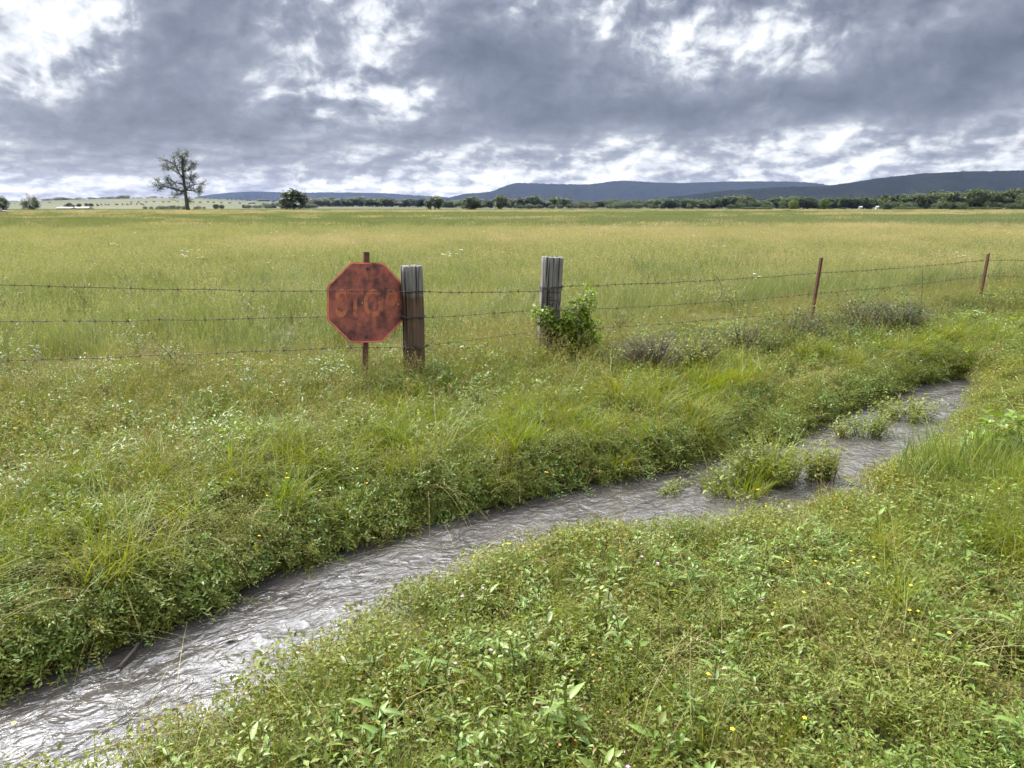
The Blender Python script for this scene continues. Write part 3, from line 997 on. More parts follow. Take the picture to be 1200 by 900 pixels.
B1 = Vector((*at_y(486.0, 436, FY['p1']).xy, 0)); T1 = at_y(485, 312, FY['p1'])
post1 = empty('fence_post', (B1.x, B1.y, 0))
tag(post1, 'round wooden fence post, grey on top and brown below, beside the rusty sign', 'fence post')
sc1 = FPX / (FY['p1'] * .97)
r1 = 26.5 / sc1 / 2
wood_post('post', False, r1, r1, T1.z, M['wood_brown_below'], post1, 3)
# end-of-post wire wraps at each strand
WP1 = [at_y(484, y, FY['p1']).z for y in (341.5, 371.5, 407)]
for k, z in enumerate(WP1): wire_loop(post1, z, r1, r1, False, seed=k + .5, turns=2 if k else 1)

B2 = at_y(640, 440, FY['p2']); T2 = at_y(647.5, 302, FY['p2'])
post2 = empty('fence_post', (B2.x, B2.y, 0), (0, atan2(T2.x - B2.x, T2.z), radians(12)))
tag(post2, 'squared grey weathered fence post half wrapped in green vine', 'fence post')
r2 = 25.0 / (FPX / (FY['p2'] * .97)) / 2
L2 = T2.z / cos(atan2(T2.x - B2.x, T2.z))
wood_post('post', True, r2 * .96, r2 * .85, L2, M['wood'], post2, 8)
WP2 = [at_y(644, y, FY['p2']).z for y in (337, 363, 391)]
for k, z in enumerate(WP2): wire_loop(post2, z, r2, r2 * .88, True, seed=k + 1.5, turns=2 if k == 0 else 1, tilt=.01)
wire_loop(post2, at_y(640, 396, FY['p2']).z, r2, r2 * .88, True, seed=4, tilt=-.01)
wire_loop(post2, at_y(640, 405, FY['p2']).z, r2, r2 * .88, True, seed=5, tilt=.012)
# stapled scrap of woven wire on the front face
a = Acc()
zt, zb = at_y(640, 340, FY['p2']).z, at_y(640, 358, FY['p2']).z
yf = -r2 * .85 - .012
for k in range(5):
    x = -r2 * .75 + k * r2 * .38
    z0 = zt + rng.uniform(-.02, .02); z1 = zb + rng.uniform(-.03, .04)
    add_tube(a, [(x, yf, z0), (x + rng.uniform(-.01, .01), yf - .006, (z0 + z1) / 2), (x + rng.uniform(-.01, .01), yf, z1)], .0042, 4)
for k in range(4):
    z = zt - (k + .4) * (zt - zb) / 4
    x0 = -r2 * .8 + rng.uniform(0, .05); x1 = r2 * .8 - rng.uniform(0, .09)
    add_tube(a, [(x0, yf, z), ((x0 + x1) / 2, yf - .008, z + rng.uniform(-.01, .01)), (x1, yf, z + rng.uniform(-.012, .012))], .0042, 4)
a.build('wire_mesh_scrap', M['wire'], post2)


def tpost(bx, by, tx, ty, Y, label):
    b = at_y(bx, by, Y); t = at_y(tx, ty, Y)
    lean = atan2(t.x - b.x, t.z - b.z)
    L = (t.z - b.z) / cos(lean)
    base_x = b.x - b.z * math.tan(lean)
    root = empty('steel_post', (base_x, Y, 0))
    root.rotation_euler = (Matrix.Rotation(lean, 3, 'Y') @ Matrix.Rotation(radians(25), 3, 'Z')).to_euler()
    L = t.z / cos(lean)
    a = Acc()
    add_box(a, (0, 0, L / 2 - .15), (.035, .007, L + .3))
    add_box(a, (0, .0225, L / 2 - .152), (.007, .036, L + .29))
    s = a
    k = int((L - .1) / .055)
    for i in range(k):
        z = .1 + i * .055
        add_box(s, (0, -.0060, z), (.018, .0075, .022))
    s.build('shaft', M['rust'], root, smooth=False)
    tag(root, label, 'fence post')
    return root


t1 = tpost(949, 388, 963.5, 302, FY['t1'], 'leaning rusty steel fence post standing alone right of the wooden posts')
t2 = tpost(1148, 357, 1159.5, 297, FY['t2'], 'leaning rusty steel fence post farthest right along the fence')

# ------------------------------------------------------------------ barbed wire
def barbed(nodes, label, sag=.012, seed=0, r=.0029):
    """nodes: world points the strand is fixed at"""
    rg = np.random.default_rng(100 + seed)
    a = Acc(); pts = []
    for A, B in zip(nodes[:-1], nodes[1:]):
        n = max(4, int((B - A).length / .22))
        for i in range(n):
            t = i / n
            p = A.lerp(B, t)
            p.z -= sag * (B - A).length * 4 * t * (1 - t) * .35
            p.z += rg.normal(0, .0035); p.y += rg.normal(0, .004)
            pts.append(p)
    pts.append(nodes[-1])
    add_tube(a, pts, r, 5)
    # barbs
    acc = 0
    for p, q in zip(pts[:-1], pts[1:]):
        d = (q - p); L = d.length; d.normalize()
        s = .12 - acc
        while s < L:
            c = p + d * s
            for k in range(2):
                v = Vector(rg.normal(0, 1, 3)); v = (v - d * v.dot(d)).normalized() * .019
                add_tube(a, [c + v + d * .006, c, c - v - d * .006], .0024, 3, cap=False)
            add_tube(a, [c - d * .010, c + d * .010], r * 1.75, 5)
            s += .12 * rg.uniform(.75, 1.3)
        acc = (acc + L) % .12
    return tag(a.build('barbed_wire', M['wire']), label, 'wire', 'strands of the barbed wire fence')


def strand(px_pts, seed, label, off=0.0):
    return barbed([at_y(x, y, Y + off) for x, y, Y in px_pts], label, seed=seed)


yl, y1, y2, yt1, yt2 = FY['left'], FY['p1'] - r1 - .012, FY['p2'] - r2 - .012, FY['t1'] - .02, FY['t2'] - .02
strand([(-330, 325, 5.2), (0, 333.5, yl), (383, 341, 6.80), (472, 341.5, y1), (498, 342, y1), (630, 341.5, y2), (662, 335, y2), (850, 327.5, 9.3), (960, 320, yt1), (1157, 304.5, yt2), (1330, 303, 16)], 1,
       'top barbed wire strand, crossing in front of the rusty sign')
strand([(-330, 381, 5.2), (0, 376.5, yl), (378, 371.5, 6.98), (474, 371.5, 7.30), (499, 371.5, y1), (630, 363.5, y2), (662, 363, y2), (850, 353, 9.3), (957, 344, yt1), (1154, 323, yt2), (1330, 325, 16)], 2,
       'second barbed wire strand down, passing behind the middle of the rusty sign')
strand([(-330, 432, 5.2), (0, 422.5, yl), (190, 416, 6.6), (380, 408, 7.0), (472, 406.5, y1 + .03), (498, 405, y1), (628, 388.5, y2), (662, 387, y2), (850, 373, 9.3), (953, 365.5, yt1), (1151, 346, yt2), (1330, 345, 16)], 3,
       'third barbed wire strand down, tied low on the round wooden post')
strand([(-330, 474, 5.2), (0, 466, yl), (200, 459, 6.6), (400, 446, 7.0), (484, 440, y1 + .03)], 4,
       'lowest barbed wire strand, sunk in the grass left of the round post')


def stay(px, label):
    a = Acc()
    add_tube(a, [at_y(x, y, Y) for x, y, Y in px], .0034, 5)
    return tag(a.build('wire_stay', M['wire']), label, 'wire')


stay([(839, 324, 9.22), (843, 329, 9.25), (846, 336, 9.25), (845.5, 346, 9.25), (840, 353, 9.25)], 'short bent wire hook joining the two upper strands left of the first steel post')
stay([(1081.5, 309, 11.6), (1081, 325, 11.6), (1081, 337, 11.6), (1079.5, 354, 11.6)], 'thin straight wire stay hanging between the two steel posts')

# ------------------------------------------------------------------ stop sign
def rust_sign_mat(name, letter):
    m, nt, out = new_mat(name)
    tc = N(nt, 'ShaderNodeTexCoord'); p = tc.outputs['Object']
    n1 = noise(nt, p, 5.0, 7, .7); n2 = noise(nt, p, 40, 4, .6); n3 = noise(nt, mapping(nt, p, (1, 1, .35)), 9, 5, .6)
    f = math_(nt, 'MULTIPLY_ADD', n1, 5.2, -2.15, clamp=True)
    c = mixc(nt, f, (0.075, 0.032, 0.034), (0.33, 0.100, 0.072))
    f = math_(nt, 'MULTIPLY_ADD', n3, 4.0, -2.1, clamp=True)
    c = mixc(nt, f, c, (0.45, 0.135, 0.08))
    sp = math_(nt, 'MULTIPLY_ADD', n2, 9, -5.3, clamp=True)
    c = mixc(nt, sp, c, (0.035, 0.018, 0.018))
    if letter == 'text':
        k = math_(nt, 'MULTIPLY_ADD', noise(nt, p, 4.5, 6, .7), 6, -2.5, clamp=True)
        k = math_(nt, 'MULTIPLY', k, .8)
        c = mixc(nt, k, c, (0.50, 0.165, 0.075))
    if letter == 'rim':
        k = math_(nt, 'MULTIPLY_ADD', noise(nt, p, 6, 4, .6), 4, -1.2, clamp=True)
        c = mixc(nt, k, c, (0.66, 0.19, 0.12))
    bs = N(nt, 'ShaderNodeBsdfPrincipled'); nt.links.new(c, bs.inputs['Base Color'])
    bs.inputs['Roughness'].default_value = .62; bs.inputs['Specular IOR Level'].default_value = .3
    b = N(nt, 'ShaderNodeBump'); b.inputs['Strength'].default_value = .25; b.inputs['Distance'].default_value = .004
    nt.links.new(n2, b.inputs['Height']); nt.links.new(b.outputs[0], bs.inputs['Normal'])
    nt.links.new(bs.outputs[0], out.inputs[0])
    return m


def build_sign():
    SY = 7.05
    ctr = at_y(430.0, 355.0, SY)
    yaw = radians(28); roll = radians(3.2)
    W = .738
    foot = ctr - Vector((sin(roll) * cos(yaw), sin(roll) * sin(yaw), cos(roll))) * (ctr.z / cos(roll))
    root = empty('stop_sign', (foot.x, foot.y, 0))
    root.rotation_euler = (Matrix.Rotation(yaw, 3, 'Z') @ Matrix.Rotation(roll, 3, 'Y')).to_euler()
    zc = ctr.z / cos(roll)
    R = W / 2 / cos(pi / 8)
    octv = lambda r: [Vector((r * cos(pi / 8 + k * pi / 4), r * sin(pi / 8 + k * pi / 4))) for k in range(8)]
    # plate with bullet holes through it
    holes = [(-.045, .0, .006), (-.022, -.012, .007), (.118, .005, .0065), (.13, -.035, .007), (.305, -.01, .006)]
    def outline(r):
        pts = octv(r); res = []
        for k in range(8):
            A, B = pts[k], pts[(k + 1) % 8]
            for t in (.04, .96): res.append(A.lerp(B, t))
        return res
    def plate(r, y0, y1, hl, name, mat, inner=None, dish=0.0):
        bm = bmesh.new()
        def loop(pp, y): return [bm.verts.new((p.x, y, zc + p.y)) for p in pp]
        loops = [outline(r)]
        if inner: loops.append(outline(inner))
        for hx, hy, hr in hl:
            loops.append([Vector((hx + hr * cos(q * pi / 5), hy + hr * sin(q * pi / 5))) for q in range(10)])
        fr = [loop(l, y0) for l in loops]
        es = []
        for l in fr:
            for i in range(len(l)): es.append(bm.edges.new((l[i], l[(i + 1) % len(l)])))
        bmesh.ops.triangle_fill(bm, use_beauty=True, use_dissolve=False, edges=es, normal=(0, -1, 0))
        ret = bmesh.ops.extrude_face_region(bm, geom=list(bm.faces))
        for v in [g for g in ret['geom'] if isinstance(g, bmesh.types.BMVert)]: v.co.y = y1
        bmesh.ops.recalc_face_normals(bm, faces=bm.faces)
        me = bpy.data.meshes.new(name); bm.to_mesh(me); bm.free(); me.materials.append(mat)
        o = bpy.data.objects.new(name, me); COL.objects.link(o); o.parent = root
        return o
    pl = plate(R, -.0015, .0015, holes, 'sign_plate', rust_sign_mat('rusted_sign_red', ''))
    plate(R * .992, -.0045, -.0019, [], 'rim', rust_sign_mat('sign_rim_red', 'rim'), inner=R * .957)
    # faded lettering
    cu = bpy.data.curves.new('lettering', 'FONT'); cu.body = 'STOP'; cu.align_x = 'CENTER'; cu.align_y = 'CENTER'
    cu.size = .335; cu.offset = .008; cu.extrude = .0008; cu.space_character = 1.02
    to = bpy.data.objects.new('lettering_curve', cu); COL.objects.link(to)
    dg = bpy.context.evaluated_depsgraph_get()
    me = bpy.data.meshes.new_from_object(to.evaluated_get(dg))
    COL.objects.unlink(to); bpy.data.objects.remove(to)
    xs = np.zeros(len(me.vertices) * 3); me.vertices.foreach_get('co', xs); xs = xs.reshape(-1, 3)
    cx = (xs[:, 0].min() + xs[:, 0].max()) / 2; cy = (xs[:, 1].min() + xs[:, 1].max()) / 2
    sx = .585 / (xs[:, 0].max() - xs[:, 0].min()); sy = .255 / (xs[:, 1].max() - xs[:, 1].min())
    out = np.stack([(xs[:, 0] - cx) * sx, -.0028 - xs[:, 2], zc + (xs[:, 1] - cy) * sy], 1)
    me.vertices.foreach_set('co', out.ravel()); me.update()
    me.materials.clear(); me.materials.append(rust_sign_mat('sign_letter_orange', 'text'))
    lo = bpy.data.objects.new('lettering', me); COL.objects.link(lo); lo.parent = pl
    # post behind the plate
    a = Acc(); top = at_y(434.5, 297, SY).z / cos(roll) + .012
    add_box(a, (0, .022, top / 2 - .15), (.050, .006, top + .3))
    add_box(a, (-.022, .0365, top / 2 - .15), (.006, .022, top + .3)); add_box(a, (.022, .0365, top / 2 - .15), (.006, .022, top + .3))
    a.build('post', M['rust'], root, smooth=False)
    for dz in (.31, -.31):
        b = Acc(); add_tube(b, [(0, -.010, zc + dz), (0, .022, zc + dz)], .014, 8)
        b.build('bolt', M['wire'], root, smooth=False)
    tag(root, 'rusted red octagonal stop sign on a leaning steel post behind the wire', 'sign')


build_sign()

# ------------------------------------------------------------------ vine on the second post
def build_vine():
    root = empty('vine', (B2.x, B2.y - .1, 0))
    tag(root, 'dense green vine climbing the squared grey fence post', 'vine')
    Y = FY['p2'] - .12
    blobs = [((637, 369), .14, .11, 230), ((645, 380), .11, .10, 110), ((662, 388), .18, .17, 460), ((674, 374), .20, .18, 520), ((684, 390), .17, .22, 460), ((668, 408), .22, .20, 560),
             ((687, 358), .09, .12, 150), ((691, 345), .05, .09, 60), ((688, 336), .03, .06, 18), ((676, 354), .08, .07, 60), ((630, 362), .06, .05, 40), ((658, 422), .15, .09, 170), ((686, 412), .17, .16, 300),
             ((700, 378), .06, .05, 40), ((698, 396), .08, .08, 60)]
    stems = Acc(); lv = Acc()
    o = Vector((B2.x, B2.y - .1, 0))
    for (px, py), rx, rz, n in blobs:
        c = at_y(px, py, Y) - o
        g = rng.normal(0, 1, (n, 3)); g /= np.linalg.norm(g, axis=1, keepdims=True); rad = rng.uniform(.25, 1.0, (n, 1)) ** .5
        p = np.array(c) + g * rad * np.array([rx * .8, .13, rz * .8]) + rng.normal(0, .02, (n, 3))
        d = g * np.array([1, 1, .2]) + hdirs(n, rng, -.1, .4) * .7
        L = rng.uniform(.025, .055, n)
        add_leaves(lv, p, d, L, L * rng.uniform(.55, .8, n), fold=.12, curl=.2, roll=rng.normal(0, .5, n), dry=(rng.uniform(0, 1, n) < .02) * .7)
        for k in range(max(3, n // 40)):
            b = Vector((rng.uniform(-.05, .35), 0, .0)); e = Vector(p[rng.integers(0, n)])
            mid = b.lerp(e, .5) + Vector((rng.normal(0, .05), rng.normal(0, .04), rng.normal(.05, .04)))
            add_tube(stems, [b, b.lerp(mid, .5) + Vector((0, 0, .03)), mid, e], [.005, .004, .003, .0015], 4)
    stems.build('stems', M['brush'], root); lv.build('leaves', M['vine'], root)


build_vine()

# ------------------------------------------------------------------ single plants along the ditch
def shrub(name, label, cat, loc, rx, ry, rz, n, leaf, mat, twigs=14, group=None, lw=.5, twig_mat='brush', tall=0):
    root = empty(name, loc)
    st = Acc(); lv = Acc()
    for k in range(twigs):
        az = rng.uniform(0, 2 * pi); q = rng.uniform(.3, 1)
        e = Vector((cos(az) * rx * q, sin(az) * ry * q, rz * rng.uniform(.7, 1.1) * (1.15 - .5 * q)))
        m = e * .5 + Vector((rng.normal(0, .05 * rx), rng.normal(0, .05 * ry), .12 * rz))
        add_tube(st, [(0, 0, -.02), m, e], [max(.005, leaf * .07), max(.0035, leaf * .05), .0015], 4)
    if n:
        cl = max(4, n // 14)
        az = rng.uniform(0, 2 * pi, cl); el = np.arcsin(rng.uniform(0, 1, cl)); q = rng.uniform(.45, 1.0, cl)
        c = np.stack([np.cos(az) * np.cos(el) * rx * q, np.sin(az) * np.cos(el) * ry * q, np.sin(el) * rz * q + .05], 1)
        w = rng.integers(0, cl, n)
        p = c[w] + rng.normal(0, 1, (n, 3)) * np.array([rx, ry, rz]) * .14
        p[:, 2] = np.abs(p[:, 2])
        L = leaf * rng.uniform(.7, 1.3, n)
        add_leaves(lv, p, hdirs(n, rng, .25, .45), L, L * lw, simple=leaf < .03 or leaf > .2, dry=(rng.uniform(0, 1, n) < .05) * .8)
    st.build('stems', M[twig_mat], root)
    if n: lv.build('leaves', M[mat], root)
    tag(root, label, cat, group)
    return root


def gpt(px, py, z=0.0):
    p = at_z(px, py, z); return p


def stream_clump(px, py, rx, rz, label, leafy, blades, leaf=.04):
    p = at_z(px, py, WZ)
    root = empty('water_plant', (p.x, p.y, WZ - .03))
    if blades:
        b = Acc(); base = disc(blades, rx * .8, rng); base[:, 1] *= .7
        out = np.arctan2(base[:, 1], base[:, 0]) + rng.normal(0, .6, blades)
        add_blades(b, base, out, rz * rng.uniform(.6, 1.15, blades), np.abs(rng.normal(.6, .3, blades)), .006, 5, np.abs(rng.normal(.28, .15, blades)), (rng.uniform(0, 1, blades) < .08) * .9)
        b.build('blades', M['sedge'], root)
    s = Acc(); lv = Acc()
    for k in range(leafy * 2):
        az = rng.uniform(0, 2 * pi); q = rx * rng.uniform(.0, 1.0) ** .6; L = rz * rng.uniform(.45, 1.0) * (1.1 - .6 * (q / rx) ** 2)
        b0 = Vector((cos(az) * q * .6, sin(az) * q * .45, 0)); e = Vector((cos(az) * q * 1.15 + rng.normal(0, .04), sin(az) * q * .85 + rng.normal(0, .04), L))
        md = b0.lerp(e, .5) + Vector((rng.normal(0, .02), rng.normal(0, .02), .03))
        add_tube(s, [b0, md, e], [.003, .0025, .0012], 4)
        m = 26
        t = rng.uniform(.15, 1, m)[:, None]
        pos = np.array(b0) * (1 - t) ** 2 + 2 * np.array(md) * t * (1 - t) + np.array(e) * t ** 2 + rng.normal(0, .028, (m, 3))
        LL = rng.uniform(leaf * .5, leaf * 1.15, m)
        add_leaves(lv, pos, hdirs(m, rng, .25, .45), LL, LL * rng.uniform(.3, .5, m), curl=.2, dry=(rng.uniform(0, 1, m) < .06) * .7)
    if leafy:
        s.build('stems', M['fine'], root); lv.build('leaves', M['fine'], root)
    return tag(root, label, 'water plant', 'plants standing in the stream')


stream_clump(897, 562, .27, .40, 'largest leafy yellow-green clump standing in the stream', 26, 320)
stream_clump(862, 576, .28, .24, 'low grassy clump trailing left of the largest clump in the stream', 6, 200)
stream_clump(962, 560, .13, .34, 'narrow leafy clump just right of the largest clump in the stream', 16, 40)
stream_clump(1014, 508, .22, .28, 'small leafy clump standing alone in mid stream', 14, 10)
stream_clump(1058, 489, .28, .26, 'ragged leafy clump by the near bank where the stream narrows', 14, 20, .05)
stream_clump(985, 512, .06, .15, 'tiny leafy sprig poking from the stream behind the largest clump', 5, 0, .03)
stream_clump(790, 577, .10, .12, 'sparse little sprig in the stream left of the clumps', 5, 0, .03)

# brushy weeds in the fence line
BR = [(762, 452, .45, .28, .58, 200, 'purplish brown dead thicket below the vine-clad post', 'fine', 150),
      (815, 444, .42, .28, .52, 500, 'dull grey-green weedy bush right of the brown thicket', 'fine', 50),
      (872, 426, .38, .26, .50, 380, 'greyish weedy bush below and left of the first steel post', 'fine', 70),
      (935, 412, .5, .3, .52, 520, 'dark weedy bush at the foot of the first steel post', 'darkleaf', 50),
      (1010, 402, .55, .32, .60, 520, 'dark bush right of the first steel post', 'darkleaf', 80),
      (1055, 400, .5, .32, .58, 420, 'brown-twigged dark bush halfway between the steel posts', 'darkleaf', 110),
      (1165, 374, .55, .38, .5, 520, 'mounded green bush at the foot of the far steel post', 'fine', 24)]
for px, py, rx, ry, rz, n, lab, mt, tw in BR:
    p = gpt(px, py)
    shrub('bush', lab, 'bush', (p.x, p.y, 0), rx, ry, rz, n * 4, .030, mt, tw, lw=.5)
for px, py, s, lab in ((1150, 398, 1.0, 'bright lime large-leaved weed below the far steel post'), (1192, 396, 1.1, 'bright lime large-leaved weed at the right edge'),
                       (1190, 545, 1.1, 'dark green broad-leaved weed at the right edge beside the reeds')):
    p = gpt(px, py)
    shrub('weed_plant', lab, 'weed', (p.x, p.y, 0), .34 * s, .28 * s, .36 * s, 160, .085, 'broad', 10, twig_mat='fine', lw=.5)
for px, py, s, lab in ((238, 470, .8, 'low grey-green weed clump under the lowest wire left of the sign'), (120, 520, .9, 'rounded green weed clump below the wires at left')):
    p = gpt(px, py)
    shrub('weed_plant', lab, 'weed', (p.x, p.y, 0), .3 * s, .25 * s, .34 * s, 420, .03, 'fine', 16, twig_mat='fine', lw=.4)

# sticks and leaves carried by the water
a = Acc(); p = at_z(140, 785, WZ); q = at_z(164, 758, WZ)
add_tube(a, [p + Vector((0, 0, .012)), p.lerp(q, .5) + Vector((.01, 0, .025)), q + Vector((0, 0, .02))], [.007, .008, .004], 6)
tag(a.build('stick', M['brush']), 'dark wet stick lying in the stream at lower left', 'stick')
for px, py, lab in ((326, 699, 'brown dead leaf on the water below the bank'), (262, 754, 'brown dead leaf floating midstream at lower left')):
    a = Acc(); p = at_z(px, py, WZ)
    add_leaves(a, np.array([[p.x, p.y, WZ + .016]]), np.array([[1, .4, .12]]), .07, .03, roll=np.array([.3]))
    tag(a.build('dead_leaf', M['brush']), lab, 'leaf')

# ------------------------------------------------------------------ trees
def tree_crown(acc, n, R, hgt, z0, leaf, lobes=9, rg=rng, flat=1.0, gaps=.0):
    """leaf-sized faces gathered in clumps spread through the crown's volume"""
    g = rg.normal(0, 1, (lobes * 6, 3)); g /= np.linalg.norm(g, axis=1, keepdims=True)
    q = rg.uniform(.15, 1, (len(g), 1)) ** .38
    sc2 = g * q * np.array([R * .84, R * .84, hgt * .45]) + np.array([0, 0, z0 + hgt * .5])
    lob = np.sin(np.arctan2(sc2[:, 1], sc2[:, 0]) * 3 + rg.uniform(0, 6)) * .10 + 1
    sc2[:, :2] *= lob[:, None]
    low = sc2[:, 2] < z0 + hgt * .3
    sc2[low, :2] *= 1.12
    w = rg.integers(0, len(sc2), n)
    p = sc2[w] + rg.normal(0, 1, (n, 3)) * R * .085
    p[:, 2] = np.maximum(p[:, 2], .02 + .04 * rg.uniform(0, 1, n))
    L = leaf * rg.uniform(.6, 1.4, n)
    add_leaves(acc, p, hdirs(n, rg, .1, .5), L, L * rg.uniform(.5, .8, n), simple=True)


def tree_trunk(acc, h, r, R, z0, hgt, limbs=6, rg=rng):
    add_tube(acc, [(0, 0, -.3), (rg.normal(0, .02) * h, 0, h * .3), (rg.normal(0, .03) * h, rg.normal(0, .03) * h, h * .85)], [r * 1.3, r, r * .4], 7)
    for k in range(limbs):
        az = rg.uniform(0, 2 * pi); z = z0 + hgt * rg.uniform(0, .35)
        e = (cos(az) * R * .7, sin(az) * R * .7, z + hgt * rg.uniform(.2, .45))
        add_tube(acc, [(0, 0, z * .8), (e[0] * .5, e[1] * .5, z + .1 * hgt), e], [r * .5, r * .35, r * .1], 5)


def make_tree_mesh(kind, seed):
    rg = np.random.default_rng(seed)
    a = Acc(); t = Acc()
    if kind == 'round': h, R, z0 = 1.0, .58, .03
    elif kind == 'tall': h, R, z0 = 1.0, .40, .05
    elif kind == 'low': h, R, z0 = 1.0, .85, .0
    tree_crown(a, 2400, R, h - z0, z0, .085, lobes=15, rg=rg)
    V = np.concatenate(a.v); q = np.percentile(V[:, 2], 99.6); w = np.percentile(np.hypot(V[:, 0], V[:, 1]), 93)
    a.v = [V * np.array([R / w, R / w, 1.0 / q])]
    tree_trunk(t, .70, .028, R, z0, h - z0, 5, rg)
    return a, t


TREEMESH = {}
for kd in ('round', 'tall', 'low'):
    for s in range(4):
        a, t = make_tree_mesh(kd, 50 + s * 7 + len(kd))
        for mt in ('treeleaf', 'darkleaf', 'limeleaf'):
            TREEMESH[kd, s, mt] = (a.mesh('crown', M[mt]), t.mesh('trunk', M['bark'])) if (mt != 'limeleaf' or s < 2) else None
# one-mesh versions for the trees too small to show their parts
SMALL = {}
for kd in ('round', 'tall', 'low'):
    for s in range(4):
        a, t = make_tree_mesh(kd, 50 + s * 7 + len(kd))
        for mt in ('treeleaf', 'darkleaf'):
            c = Acc()
            c.v = a.v + t.v; c.c = a.c + t.c; off = a.n
            c.t = a.t + [x + off for x in t.t]; c.mt = a.mt + [x * 0 + 1 for x in t.mt]
            c.q = a.q + [x + off for x in t.q]; c.mq = a.mq + [x * 0 + 1 for x in t.mq]
            SMALL[kd, s, mt] = c.mesh('tree', [M[mt], M['bark']])


def gz1(x, y): return float(ground_z(np.array([[x, y]]))[0])


def big_tree(px, ytop, D, kind, s, mt, label, cat='tree', name='tree', wpx=None):
    x = (px - 600) / FX * D
    g = gz1(x, D); top = at_y(px, ytop, D).z
    h = top - g
    root = empty(name, (x, D, g), (0, 0, rng.uniform(0, 6.28)))
    cm, tm = TREEMESH[kind, s % (2 if mt == 'limeleaf' else 4), mt]
    base = {'round': 1.16, 'tall': .80, 'low': 1.7}[kind]
    k = h if wpx is None else (wpx / FX * D) / base
    for nm, me in (('crown', cm), ('trunk', tm)):
        o = bpy.data.objects.new(nm, me); COL.objects.link(o); o.parent = root
    root.scale = (k, k, h)
    return tag(root, label, cat)


def small_tree(px, ytop, D, label, group, kind=None, mt=None, wk=1.0, name='tree', cat='tree'):
    x = (px - 600) / FX * D
    g = gz1(x, D); h = max(1.5, at_y(px, ytop, D).z - g)
    kind = kind or rng.choice(['round', 'round', 'tall', 'low'])
    mt = mt or ('treeleaf' if rng.uniform() < .7 else 'darkleaf')
    o = bpy.data.objects.new(name, SMALL[kind, int(rng.integers(0, 4)), mt]); COL.objects.link(o)
    o.location = (x, D, g - .1); o.rotation_euler = (0, 0, rng.uniform(0, 6.28))
    k = h * wk * rng.uniform(.9, 1.15)
    o.scale = (k, k, h)
    return tag(o, label, cat, group)


